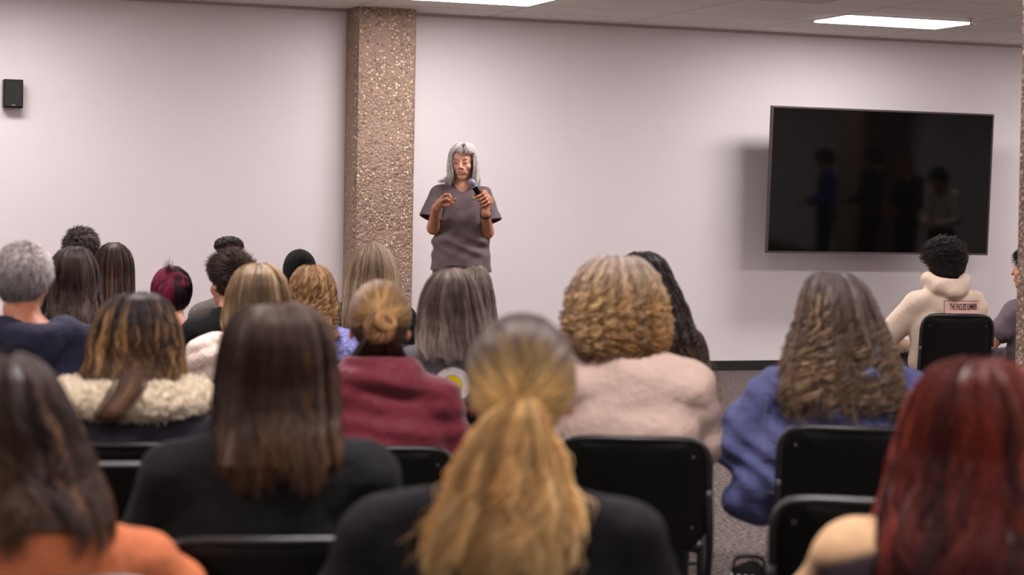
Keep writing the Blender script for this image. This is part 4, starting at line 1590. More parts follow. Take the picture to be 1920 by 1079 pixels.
p.top(fabric('oatmeal_knit', (206, 180, 166), noise=.06, nscale=200, bump=.5, bscale=260), 'sweater', g=.026, folds=.005, arms_g=.024)
p.seat(.90, 'black folding chair under the woman in the oatmeal sweater')

# ---- very long dark curly hair leaning right
p = Person('woman with very long dark curly hair with golden tips behind the oatmeal sweater', 1207, 472, 505, sw=.19, bx=.03, skin=(190, 136, 106), seed=17, hy=.02)
p.env([(472, 1190, 1216), (477, 1178, 1232), (487, 1166, 1246), (505, 1158, 1256), (535, 1156, 1270), (570, 1160, 1288), (610, 1170, 1302), (650, 1185, 1316), (700, 1210, 1332), (740, 1240, 1341), (772, 1285, 1345)], 2100, [(0, (44, 32, 30)), (.55, (50, 34, 28)), (.75, (104, 68, 34)), (.9, (160, 106, 44)), (1, (120, 82, 60))], [(.2, (84, 60, 46), .6)], wave=.008, curl=.013, cfreq=6.5, rad=.0014, m=52, jit=.04, rootmax=.4, fly=.03)
p.top(fabric('brown_top', (62, 46, 42)), 'sweater')
p.seat(.90, 'black folding chair under the woman with very long dark curls')

# ---- long curly grey blonde hair, denim jacket
p = Person('woman with long curly greyish blonde hair and blue denim jacket', 1562, 510, 640, sw=.235, bx=.035, skin=(220, 172, 150), seed=18, hy=.02, shz=-.02, arm_l=((-.300, .02, .67), (-.24, .16, .64)))
p.env([(510, 1542, 1584), (516, 1524, 1602), (528, 1512, 1618), (548, 1503, 1632), (580, 1498, 1644), (620, 1490, 1660), (660, 1479, 1674), (700, 1471, 1688), (740, 1466, 1700), (775, 1480, 1700), (800, 1520, 1672)], 2900, [(0, (124, 112, 112)), (.2, (116, 98, 88)), (.55, (118, 92, 70)), (1, (140, 112, 84))], [(.18, (186, 156, 120), .7), (.28, (66, 48, 38), .8), (.14, (116, 108, 112), .6)], wave=.012, wfreq=3, curl=.017, cfreq=4.5, rad=.0015, m=46, jit=.03, tipz=.09, clumps=150, fly=.02, rootmax=.4, tight=.8, layer=.22, flat=.3)
def denim_fold(x, y, z):
    return .008 * np.sin(z * 38 + 3 * np.sin(x * 10)) + .007 * np.sin(x * 30 - z * 34) + .005 * np.sin((x + z) * 62 + 2 * np.sin(z * 20))
def dex(S):
    for sg in (-1, 1):
        S.cap(p.P((sg * .20, -.04, .64)), p.P((sg * .255, .02, .50)), .07, .085, .06)
    S.ell(p.P((0, -.01, .56)), (.245, .16, .10), None, .05)
    for a in np.linspace(0, math.pi, 9):
        t = math.pi + a
        S.ell(p.P((.10 * math.cos(t), -.05 + .075 * math.sin(t), p.zs + .055)), (.03, .02, .022), None, .03)
MD = fabric('denim', (88, 92, 134), noise=.34, nscale=9, bump=.5, bscale=420, bump2=.7, bscale2=22)
jk = p.top(MD, 'denim_jacket', g=.030, extra=dex, foldf=denim_fold, lo=.42, arms_g=.042)
MSE = fabric('denim_seam', (120, 112, 140))
V_, F_ = p.garment
bv = BVHTree.FromPolygons([Vector(v) for v in V_], [tuple(int(q) for q in f) for f in F_])
def seam(pts2, nm='seam', rr=.0022):
    out = []
    for x, z in pts2:
        h_ = bv.ray_cast(Vector((x + p.bx, -1, z)), Vector((0, 1, 0)))
        if h_[0]: out.append((h_[0].x, h_[0].y - .001, h_[0].z))
    if len(out) > 2: tube_obj(nm, out, rr, jk, MSE, 5)
z0_ = p.zs
seam([(x, z0_ - .13) for x in np.linspace(-.20, .20, 24)])
for sg in (-1, 1): seam([(sg * (.13 - .05 * t), z0_ - .13 - .32 * t) for t in np.linspace(0, 1, 20)])
for sg in (-1, 1): seam([(sg * (.215 + .01 * math.sin(t * 3)), z0_ + .0 - .20 * t) for t in np.linspace(0, 1, 14)])
seam([(x, .535) for x in np.linspace(-.22, .22, 24)])
p.seat(.95, 'black folding chair under the woman in the denim jacket', dx=.04)

# ---- hooded cream sweatshirt, printed patch
p = Person('young man with short curly black hair in a cream hoodie with a pink printed patch', 1770, 455, 335, sw=.207, bx=.005, byaw=.34, hyaw=.62, skin=(176, 112, 84), seed=19, male=True, hairtop=.02, hy=.03, h=.007,
           arm_l=((-.31, .10, .66), (-.12, .32, .62)))
short_hair(p.o, p.hc, p.R, 1.07, 5200, p.r, .040, [(0, (22, 17, 17)), (1, (38, 30, 28))], [(.12, (78, 62, 54), .6)], flow=(0, .35, .1), puff=.6, rad=.0017, rough=.38, curl=.014, m=14, lenf=lambda D: .30 + .9 * np.clip(D[:, 2] * 1.1 + .15 + .5 * np.clip(D[:, 1], 0, 1), 0, 1))
def hood2(S):
    z = p.zs
    for a in np.linspace(-.22, 1.22, 15):
        t = math.pi * (1 + a)
        S.ell(p.P((.098 * math.cos(t), -.035 + .090 * math.sin(t), z + .120 - .030 * max(0, -math.sin(t)))), (.036, .034, .046), None, .03)
    S.ell(p.P((0.0, -.128, z + .085)), (.095, .042, .042), p.RB, .03)
    S.ell(p.P((0.01, -.150, z + .070)), (.055, .035, .034), p.RB, .02)
    S.ell(p.P((0.0, -.10, z + .155)), (.060, .03, .03), p.RB, .008, 'sub')
def hf(x, y, z):
    return .0035 * np.sin(z * 50 + 3 * np.sin(x * 14)) + .003 * np.sin((x - z) * 45)
MH = fabric('cream_cotton', (214, 194, 174), noise=.03, bump2=.3, bscale2=25)
jk = p.top(MH, 'hoodie', g=.030, extra=hood2, foldf=hf, arms_g=.030, h=.006, neck=.062, lo=.45)
V_, F_ = p.garment
bv = BVHTree.FromPolygons([Vector(v) for v in V_], [tuple(int(q) for q in f) for f in F_])
RBi = p.RB.T
back_dir = p.RB @ np.array([0, -1, 0])
def onback(u, v, off):
    """u across the back, v height; lands on the cloth"""
    o_ = p.P((u, 0, 0)) + np.array([0, 0, v]) + back_dir * .6
    h_ = bv.ray_cast(Vector(o_), Vector(-back_dir))
    q = np.array(h_[0]) if h_[0] else p.P((u, -.16, v))
    return q + back_dir * off
pu0, pu1 = -.045, .168
pz0, pz1 = .800, .897
pzc = .862
nu, nv = 26, 10
def patch(name, u0, u1, v0, v1, off, m_, nu=24, nv=8):
    Vs = [onback(u0 + (u1 - u0) * i / nu, v0 + (v1 - v0) * j / nv, off) for i in range(nu + 1) for j in range(nv + 1)]
    Fs = [(i * (nv + 1) + j, (i + 1) * (nv + 1) + j, (i + 1) * (nv + 1) + j + 1, i * (nv + 1) + j + 1) for i in range(nu) for j in range(nv)]
    return np_mesh(name, Vs, Fs, jk, m_)
M_PK, M_PK2, M_INK = fabric('pink_print', (226, 182, 170)), fabric('salmon_print', (228, 150, 132)), fabric('ink', (74, 48, 48))
patch('patch', pu0, pu1, pz0, pz1, .0025, M_PK)
patch('patch_band', pu0 + .006, pu1, pz0, pz0 + .022, .0032, M_PK2)
lw = .0028
patch('patch_border', pu0 - lw, pu0, pz0, pz1 + lw, .003, M_INK, 1, 8)
patch('patch_border', pu0 - lw, pu1, pz1, pz1 + lw, .003, M_INK, 24, 1)
tc_ = bpy.data.curves.new('lettering', 'FONT')
tc_.body = 'THE ENDLESS SUMMER'
tc_.size = .036
tc_.offset = .0009
tc_.align_x = 'LEFT'
to_ = bpy.data.objects.new('tmp_text', tc_)
COL.objects.link(to_)
dg = bpy.context.evaluated_depsgraph_get()
tm = bpy.data.meshes.new_from_object(to_.evaluated_get(dg))
bpy.data.objects.remove(to_)
bmt = bmesh.new(); bmt.from_mesh(tm)
bmesh.ops.triangulate(bmt, faces=bmt.faces)
xs = [v.co.x for v in bmt.verts]; ys = [v.co.y for v in bmt.verts]
x0_, x1_, y0_, y1_ = min(xs), max(xs), min(ys), max(ys)
for v in bmt.verts:
    u = pu0 + .030 + (v.co.x - x0_) / (x1_ - x0_) * (pu1 - pu0 - .042)
    zz = pzc - .014 + (v.co.y - y0_) / (y1_ - y0_) * .036
    v.co = Vector(onback(u, zz, .0042))
bm_obj('lettering', bmt, jk, M_INK)
p.seat(1.055, 'black folding chair under the young man in the cream hoodie', dx=.012, rz=-.05, ws_=.93)

# ---- grey shirt person behind the right pillar
p = Person('person in a grey short sleeved shirt mostly hidden behind the pillar at the right', 1932, 462, 318, sw=.205, bx=.05, shz=-.045, byaw=.55, hyaw=1.2, skin=(190, 128, 98), seed=20, male=True, h=.007, arm_l=((-.335, .03, .57), (-.25, .28, .60)))
short_hair(p.o, p.hc, p.R, 1.05, 3500, p.r, .035, [(0, (24, 20, 20)), (1, (40, 32, 30))], [], flow=(0, .4, .1), puff=.6, rough=.3)
p.top(fabric('grey_jersey', (104, 92, 100)), 'shirt', g=.024, sleeve='short', arms_g=.034, folds=.004)
p.seat(1.0, 'black folding chair under the person in the grey shirt')

# ---- foreground: brown straight hair, black top
p = Person('woman with long straight chestnut hair and black top in the centre left foreground', 525, 569, 900, sw=.245, bx=-.015, skin=(210, 158, 132), seed=21, hy=.03, shz=-.012)
p.env([(569, 500, 548), (575, 470, 578), (584, 450, 594), (600, 433, 610), (625, 420, 621), (665, 411, 630), (710, 406, 635), (760, 404, 638), (810, 400, 641), (850, 393, 646), (890, 388, 650), (922, 398, 646)], 3200, [(0, (92, 74, 66)), (.2, (64, 45, 36)), (.6, (62, 41, 27)), (1, (112, 72, 38))], [(.12, (96, 64, 40), .6), (.22, (50, 35, 30), .7)], wave=.006, jit=.04, rad=.0012, m=22, tipz=.075)
p.top(fabric('black_sweater', (14, 13, 15)), 'sweater', g=.024)
p.seat(.86, 'black folding chair under the woman with long chestnut hair', dx=.0, dy=.03)

# ---- foreground: blonde ponytail
p = Person('woman with a long wavy blonde ponytail and black top in the centre foreground', 980, 586, 1045, sw=.265, bx=-.03, skin=(206, 138, 112), seed=22, hy=.02, shz=-.055, k=1.10, hpitch=-.05)
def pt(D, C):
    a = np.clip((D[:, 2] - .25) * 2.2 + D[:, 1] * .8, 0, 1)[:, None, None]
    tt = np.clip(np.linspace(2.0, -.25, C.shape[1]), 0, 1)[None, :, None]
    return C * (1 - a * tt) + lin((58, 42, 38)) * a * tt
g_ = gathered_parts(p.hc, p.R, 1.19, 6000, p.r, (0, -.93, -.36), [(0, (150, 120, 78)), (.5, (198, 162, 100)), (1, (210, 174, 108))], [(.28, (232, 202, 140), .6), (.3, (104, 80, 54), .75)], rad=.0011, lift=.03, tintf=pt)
np_mesh('hair', *_pk(merge(g_), p.o))
tz = 770
tie = p.hc + p.R @ (SCALP_C + np.array([0, -.93, -.36]) * SCALP_R * 1.05) * 1.19
p.tail_y = tie[1]
bkT = ([0, -.03, -.08, -.15, -.25, -.5], [.022, .045, .055, .06, .06, .05])
env_hair(p.o, [(758, 958, 1002), (772, 944, 1014), (795, 915, 1030), (830, 890, 1044), (870, 872, 1056), (910, 858, 1072), (950, 842, 1088), (1000, 822, 1104), (1060, 808, 1104), (1120, 820, 1095), (1180, 860, 1070)], 980, 758, 1045, tie[1] - .045, tie[2] + .012, 3400, p.r,
         [(0, (206, 166, 108)), (.5, (222, 184, 124)), (1, (230, 194, 134))], [(.25, (240, 210, 156), .6), (.25, (176, 130, 78), .7)], wave=.009, wfreq=1.4, curl=.010, cfreq=2.2, jit=.06, rad=.0012, m=34, back=bkT, front=bkT, name='ponytail', rootmax=.12, tipz=.14, layer=.35, thin=.72, fly=.02, flat=1.0, clumps=60, tight=.8)
tube_obj('hair_tie', [tuple(tie + np.array([.020 * math.cos(a), -.020 + .016 * math.sin(a), -.004])) for a in np.linspace(0, 6.28, 20)], .005, p.o, fabric('tie_cloth', (196, 156, 104)), 8)
p.top(fabric('black_knit_top', (17, 15, 19)), 'sweater', g=.024)
p.seat(.88, 'black folding chair under the woman with the blonde ponytail')

# ---- foreground left: dark brown hair, orange top
p = Person('woman with wavy dark brown hair and orange top in the bottom left corner', 8, 664, 1040, sw=.235, bx=.06, skin=(204, 140, 110), seed=23, hy=.03, shz=-.04)
p.env([(664, -18, 36), (672, -45, 62), (690, -70, 86), (720, -88, 112), (770, -98, 138), (830, -100, 162), (890, -100, 186), (940, -98, 206), (985, -95, 216), (1020, -90, 212), (1050, -70, 190)], 3000, [(0, (78, 62, 58)), (.3, (54, 40, 36)), (.7, (66, 43, 30)), (1, (92, 60, 36))], [(.22, (128, 92, 64), .6), (.2, (40, 28, 28), .7)], wave=.018, wfreq=2.4, jit=.05, rad=.0013, m=26, tipz=.08)
p.top(fabric('orange_knit', (200, 116, 76)), 'sweater', g=.022)
p.seat(.88, 'black folding chair under the woman in the orange top')

# ---- foreground right: red hair
p = Person('woman with thick wavy red hair and tan trimmed charcoal coat, bottom right corner', 1836, 672, 1050, sw=.255, bx=.0, skin=(214, 160, 138), seed=24, hy=.03, shz=-.028)
p.env([(672, 1808, 1866), (680, 1776, 1894), (695, 1748, 1918), (720, 1726, 1938), (760, 1706, 1958), (810, 1690, 1974), (860, 1679, 1986), (910, 1668, 1996), (960, 1656, 2006), (1020, 1645, 2012), (1100, 1645, 2010), (1160, 1670, 1990)], 3600, [(0, (96, 40, 34)), (.2, (124, 44, 30)), (.5, (104, 36, 30)), (1, (70, 30, 32))], [(.24, (164, 66, 42), .7), (.25, (40, 20, 22), .8)], wave=.022, wfreq=2.2, jit=.06, rad=.0013, m=28, tipz=.05)
def coat_tint(V):
    x = (V[:, 0] - p.bx)
    edge = np.maximum(np.clip((V[:, 2] - (p.zs + .034 - .30 * np.clip(np.abs(x) - .12, 0, 1))) * 50, 0, 1), np.clip((np.abs(x) - .272) * 60, 0, 1))[:, None]
    return lin((198, 162, 124)) * edge + lin((60, 50, 54)) * (1 - edge)
p.top(mat('tan_coat', (.5, .4, .3, 1), .9, attr=True, noise=.1, spec=.15), 'coat', g=.032, tintf=coat_tint)
p.seat(.88, 'black folding chair under the red haired woman')
# ---- empty chairs
for px_, s_, rim, lb in ((1640, 880, 935, 'empty black folding chair between the denim jacket and the red hair'),
                         (1052, 905, 957, 'empty black folding chair behind the oatmeal sweater, right of the blonde ponytail'),
                         (160, 790, 868, 'empty black folding chair behind the charcoal jacket, left of the chestnut hair')):
    q = at(px_, rim, FPX / s_)
    az = math.atan2(q[0], q[1])
    chair(q[0] + .25 * math.sin(az), q[1] + .25 * math.cos(az), -az, q[2] / .79, lb)

# ---- striped bag on the floor by the denim jacket's chair
bg = bpy.data.objects.new('bag', None)
COL.objects.link(bg)
q = at(1405, 1040, 6.2)
bg.scale = (.70, .9, 1)
bg.location = (q[0], q[1], 0)
bg.rotation_euler = (0, 0, -math.atan2(q[0], q[1]))
tag(bg, 'black bag with white stripes on the carpet below the denim jacket', 'bag')
S = Sdf((-.16, -.14, -.01), (.16, .14, .36), .007)
S.ell((0, 0, .15), (.115, .07, .16), None, .02)
S.cap((-.08, 0, .04), (.08, 0, .04), .045, .045, .05)
S.warp(lambda x, y, z: .004 * np.sin(x * 50 + z * 30))
V_, F_ = S.mesh(); V_[:, 2] = np.maximum(V_[:, 2], .002)
bgb = np_mesh('bag_body', V_, F_, bg, fabric('black_canvas', (14, 13, 14)))
bv = BVHTree.FromPolygons([Vector(v) for v in V_], [tuple(int(q) for q in f) for f in F_])
for x0_ in (-.075, -.045, -.015, .015):
    pts = []
    for t in np.linspace(0, 1, 14):
        h_ = bv.ray_cast(Vector((x0_ + .06 * t, -1, .27 - .15 * t)), Vector((0, 1, 0)))
        if h_[0]: pts.append((h_[0].x, h_[0].y - .002, h_[0].z))
    if len(pts) > 3: tube_obj('stripe', pts, .0055, bgb, fabric('white_stripe', (226, 220, 216)), 6)
tube_obj('strap', [(-.07, 0, .275), (-.05, .01, .315), (.05, .01, .315), (.07, 0, .275)], .007, bg, M_SHOE, 8, 16)

# ------------------------------------------------------------------ the speaker and her platform
SD = 13.0
ss = FPX / SD
o0 = at(868, 411.4, SD)
azs = math.atan2(o0[0], o0[1])
def sv(px, py, dy=0.0):
    return np.array([(px - 868) / ss, dy, CAMZ - (py - 411.4) / ss])
PLAT = .14
pc = (o0[0], o0[1] + .1)
pl = bpy.data.objects.new('stage_platform', None)
COL.objects.link(pl)
pl.location = (pc[0], pc[1], 0)
tag(pl, 'low carpeted platform the speaker stands on', 'platform')
box('platform_body', (-.9, -.7, 0), (.9, .9, PLAT - .01), M_BASE, pl, .01)
box('platform_top', (-.91, -.71, PLAT - .012), (.91, .91, PLAT), M_CARPET, pl, .003)

rs = np.random.RandomState(5)
hcS = sv(866, 306.5, 0.0)
RS = rotz(math.pi - .16) @ rotx(-.16) @ roty(.03)
kS = .965
shL, shR = sv(822, 371, .01), sv(905, 372, .01)
elL, elR = sv(813, 434, -.04), sv(914, 440, -.03)
wrL, wrR = sv(818, 397, -.19), sv(910, 405, -.15)
c7S = sv(866, 355, .025)
# skin: head and neck, forearms and hands fine; the covered trunk coarse
S = Sdf(hcS - [.13, .15, .27], hcS + [.13, .15, .15], .0028)
head_sdf(S, hcS, RS, kS, fine=True, neck_to=c7S)
S.cap(c7S, c7S + [0, 0, -.05], .06, .07, .02)
VH, FH = S.mesh()
S = Sdf(np.minimum(elL, wrL) - [.12, .16, .07], np.maximum(elL, wrL) + [.16, .08, .17], .0032)
S.cap(shL, elL, .044, .037, .01)
S.cap(elL, wrL, .038, .024, .02)
# her right hand: palm turned up, finger tips pinched towards the thumb
def fing(pts, r0, r1):
    q = [sv(*a) for a in pts]
    for i_ in range(len(q) - 1):
        ra = r0 + (r1 - r0) * i_ / (len(q) - 1); rb = r0 + (r1 - r0) * (i_ + 1) / (len(q) - 1)
        S.cap(q[i_], q[i_ + 1], ra, rb, .004)
S.cap(wrL, sv(825, 388, -.205), .025, .024, .015)
S.cap(sv(825, 388, -.205), sv(829, 379, -.215), .024, .017, .012)
S.cap(sv(825, 388, -.205), sv(834, 386, -.22), .022, .017, .012)
fing([(827, 379, -.215), (835, 371.5, -.235), (842, 371.5, -.250), (845, 377, -.255), (843.5, 382, -.255)], .0100, .0078)
fing([(825, 386, -.22), (831, 382, -.245), (837, 379, -.262), (842, 382, -.268)], .0125, .0088)
fing([(831, 382, -.215), (841, 383.5, -.232), (848, 383, -.243), (853, 379.5, -.250)], .0098, .0074)
fing([(831, 387, -.215), (839, 388, -.238), (845.5, 387, -.252), (849, 386, -.256)], .0096, .0076)
fing([(829, 390, -.21), (836, 391.5, -.232), (842.5, 391.5, -.246), (848.5, 390, -.252)], .0090, .0070)
VA, FA = S.mesh()
# mic line
micT, micB = sv(883, 347, -.185), sv(917, 401, -.150)
ax = (micB - micT) / np.linalg.norm(micB - micT)
S = Sdf(np.minimum(elR, wrR) - [.12, .16, .07], np.maximum(elR, wrR) + [.08, .08, .19], .0032)
S.cap(shR, elR, .044, .037, .01)
S.cap(elR, wrR, .038, .024, .02)
gc = sv(903, 380, -.165)          # grip centre on the mic
xh = np.cross(ax, [0, 1.0, 0]); xh /= np.linalg.norm(xh)
yh = np.cross(xh, ax); yh /= np.linalg.norm(yh)
if yh[1] > 0: yh = -yh            # toward the camera
if xh[0] < 0: xh = -xh
palm = gc + xh * .030 + np.array([0, .012, 0])
S.cap(wrR, palm + ax * .015, .026, .026, .02)
S.cap(palm - ax * .028, palm + ax * .032, .024, .023, .02)
for i in range(4):
    off = -.034 + .0225 * i
    r_ = (.0090, .0095, .0092, .0080)[i]
    b0 = palm + ax * off + xh * .004 - np.array([0, .010, 0])
    b1 = gc + ax * off + xh * .024 + yh * .024
    b2 = gc + ax * (off - .002) - xh * .008 + yh * .029
    b3 = gc + ax * (off - .001) - xh * .026 + yh * .014
    S.cap(b0, b1, r_ * 1.15, r_, .006); S.cap(b1, b2, r_, r_ * .95, .004); S.cap(b2, b3, r_ * .95, r_ * .85, .004)
t0 = palm - ax * .012 - np.array([0, -.004, 0])
S.cap(t0, gc - ax * .035 + xh * .012 - yh * .020, .014, .011, .01)
S.cap(gc - ax * .035 + xh * .012 - yh * .020, gc - ax * .052 - xh * .020 - yh * .008, .011, .009, .005)
VB, FB = S.mesh()
S = Sdf(sv(868, 411, 0) + [-.30, -.2, 0] - [0, 0, CAMZ], sv(868, 411, 0) + [.30, .22, .25], .013)
S.d[:] = .25
zsh = shL[2]
S.ell((-.003, .03, zsh - .14), (.135, .075, .17), None, .03)
S.ell((-.01, .03, zsh - .36), (.115, .075, .2), None, .04)
S.ell((-.01, .03, zsh - .54), (.14, .09, .12), None, .04)
S.cap(shL, shR, .045, .045, .03)
zf = PLAT
for sg in (-1, 1):
    S.cap((sg * .085 - .01, .03, zsh - .60), (sg * .10 - .01, .02, zf + .46), .075, .05, .03)
    S.cap((sg * .10 - .01, .02, zf + .46), (sg * .11 - .01, .04, zf + .09), .05, .034, .02)
    S.cap((sg * .11 - .01, .04, zf + .07), (sg * .13 - .01, -.09, zf + .04), .033, .028, .02)
VT, FT = S.mesh()
Vm, Fm, Tm = merge([(VH, FH, skin_tint(VH, hcS, RS, kS, (214, 160, 136), True)), (VA, FA, np.tile(lin((172, 116, 86)), (len(VA), 1))), (VB, FB, np.tile(lin((172, 116, 86)), (len(VB), 1))), (VT, FT, np.tile(lin((196, 140, 112)), (len(VT), 1)))])
spk = np_mesh('person', Vm, Fm, None, M_SKIN, True, Tm)
spk.location = (o0[0], o0[1], 0)
spk.rotation_euler = (0, 0, -azs)
tag(spk, 'grey haired woman in a grey tee shirt standing and speaking into a microphone', 'person')

# tee shirt
S = Sdf((-.36, -.20, 0.9), (.34, .22, c7S[2] + .06), .005)
zh = sv(868, 498)[2]
S.ell((-.003, .02, zsh - .10), (.155, .105, .17), None, .03)
S.cap((-.055, .02, zsh - .20), (-.06, .02, zh + .10), .112, .118, .05)
S.cap((.042, .02, zsh - .20), (.045, .02, zh + .10), .112, .118, .05)
S.cap((-.068, .02, zh + .09), (-.072, .02, zh - .05), .120, .130, .03)
S.cap((.048, .02, zh + .09), (.05, .02, zh - .05), .120, .130, .03)
S.ell((-.01, .02, zh + .02), (.12, .132, .2), None, .03)
for a, sx in ((shL, -1), (shR, 1)):
    S.cap(c7S + [sx * .045, .0, -.020], a + [0, 0, .002], .048, .054, .03)
sleeves = []
for a, b, sx in ((shL, elL, -1), (shR, elR, 1)):
    S2 = Sdf(np.minimum(a, b) - [.14, .14, .1], np.maximum(a, b) + [.14, .14, .1], .005)
    e = a + (b - a) * .74 + np.array([sx * .026, -.005, 0])
    n_ = (e - a) / np.linalg.norm(e - a)
    S2.cap(c7S + [sx * .06, .0, -.025], a + [0, 0, .002], .046, .054, .03)
    S2.cap(a, e + n_ * .06, .057, .082, .02)
    c0_ = e - n_ * .005
    S2.warp(lambda x, y, z: .0025 * np.sin(x * 60 - z * 45))
    g = np.meshgrid(*S2.ax, indexing='ij')
    pl_ = (g[0] - c0_[0]) * n_[0] + (g[1] - c0_[1]) * n_[1] + (g[2] - c0_[2]) * n_[2]
    S2.d = np.maximum(S2.d, pl_).astype(np.float32)
    # hollow cuff
    rr = np.sqrt(np.maximum((g[0] - c0_[0]) ** 2 + (g[1] - c0_[1]) ** 2 + (g[2] - c0_[2]) ** 2 - pl_ ** 2, 0))
    S2.d = np.maximum(S2.d, -np.maximum(rr - .060, -(pl_ + .03))).astype(np.float32)
    Vq, Fq = S2.mesh()
    sleeves.append((Vq, Fq, np.ones((len(Vq), 3))))
# hem and neck cut
S.cap((-.01, .02, zh - .33), (-.01, .02, zh - .335), .335, .335, .004, 'sub')
S.ell(c7S + np.array([0, -.075, .028]), (.058, .085, .055), None, .008, 'sub')
S.cap(c7S + [0, -.02, .03], c7S + [0, -.02, .12], .055, .08, .006, 'sub')
def tee_fold(x, y, z):
    zz = z - zh
    f = .0045 * np.sin(z * 60 + 9 * x + 2 * np.sin(x * 14)) * np.exp(-((zz - .13) / .06) ** 2) * 2.2
    f += .0055 * np.sin((z + .55 * x) * 70) * np.exp(-((zz - .09) / .05) ** 2)
    f += .003 * np.sin(x * 42 + z * 10) + .002 * np.sin((x - z) * 50)
    return f
S.warp(tee_fold)
VS_, FS_ = S.mesh()
VS_, FS_, _ = merge([(VS_, FS_, np.ones((len(VS_), 3)))] + sleeves)
MT = fabric('charcoal_tee', (100, 86, 88), noise=.05, nscale=120, bump=.25, bscale=500, bump2=.25, bscale2=20)
tee = np_mesh('tee_shirt', VS_, FS_, spk, MT)
bv = BVHTree.FromPolygons([Vector(v) for v in VS_], [tuple(int(q) for q in f) for f in FS_])
def onf(px, py, off=.0015):
    a = sv(px, py)
    h_ = bv.ray_cast(Vector((a[0], -1, a[2])), Vector((0, 1, 0)))
    y = h_[0].y if h_[0] else -.1
    return (a[0], y - off, a[2])
def strip(nm, pts, m_, r_):
    tube_obj(nm, pts, r_, tee, m_, 6)
strip('chest_logo', [onf(x, y) for x, y in ((884, 376), (886, 375.2), (888.5, 376.2), (891.5, 377.2))], fabric('logo_yellow', (214, 206, 60)), .0026)
strip('chest_logo', [onf(x, y) for x, y in ((885, 379), (888, 378.6), (891.5, 379.6))], fabric('logo_teal', (120, 150, 140)), .0018)

# trousers, shoes
S = Sdf((-.27, -.2, zf), (.27, .24, zh + .12), .010)
S.ell((-.01, .025, zh - .03), (.155, .105, .12), None, .03)
for sg in (-1, 1):
    S.cap((sg * .085 - .01, .03, zh - .06), (sg * .10 - .01, .02, zf + .45), .092, .072, .03)
    S.cap((sg * .10 - .01, .02, zf + .45), (sg * .11 - .01, .04, zf + .12), .07, .062, .02)
V_, F_ = S.mesh()
np_mesh('trousers', V_, F_, spk, mat('khaki_print', srgb(150, 130, 108), .85, noise=.35, nscale=45, bump=.3, bscale=300))
for sg in (-1, 1):
    A = np.array([sg * .11 - .01, .04, zf + .09])
    S = Sdf(A + [-.1, -.26, -.09], A + [.1, .12, .08], .008)
    S.cap(A, A + [sg * .02, -.13, -.05], .04, .034, .02)
    S.cap(A + [0, .02, -.06], A + [sg * .02, -.14, -.06], .028, .028, .02)
    V_, F_ = S.mesh(); V_[:, 2] = np.maximum(V_[:, 2], zf + .001)
    np_mesh('shoe', V_, F_, spk, M_SHOE)

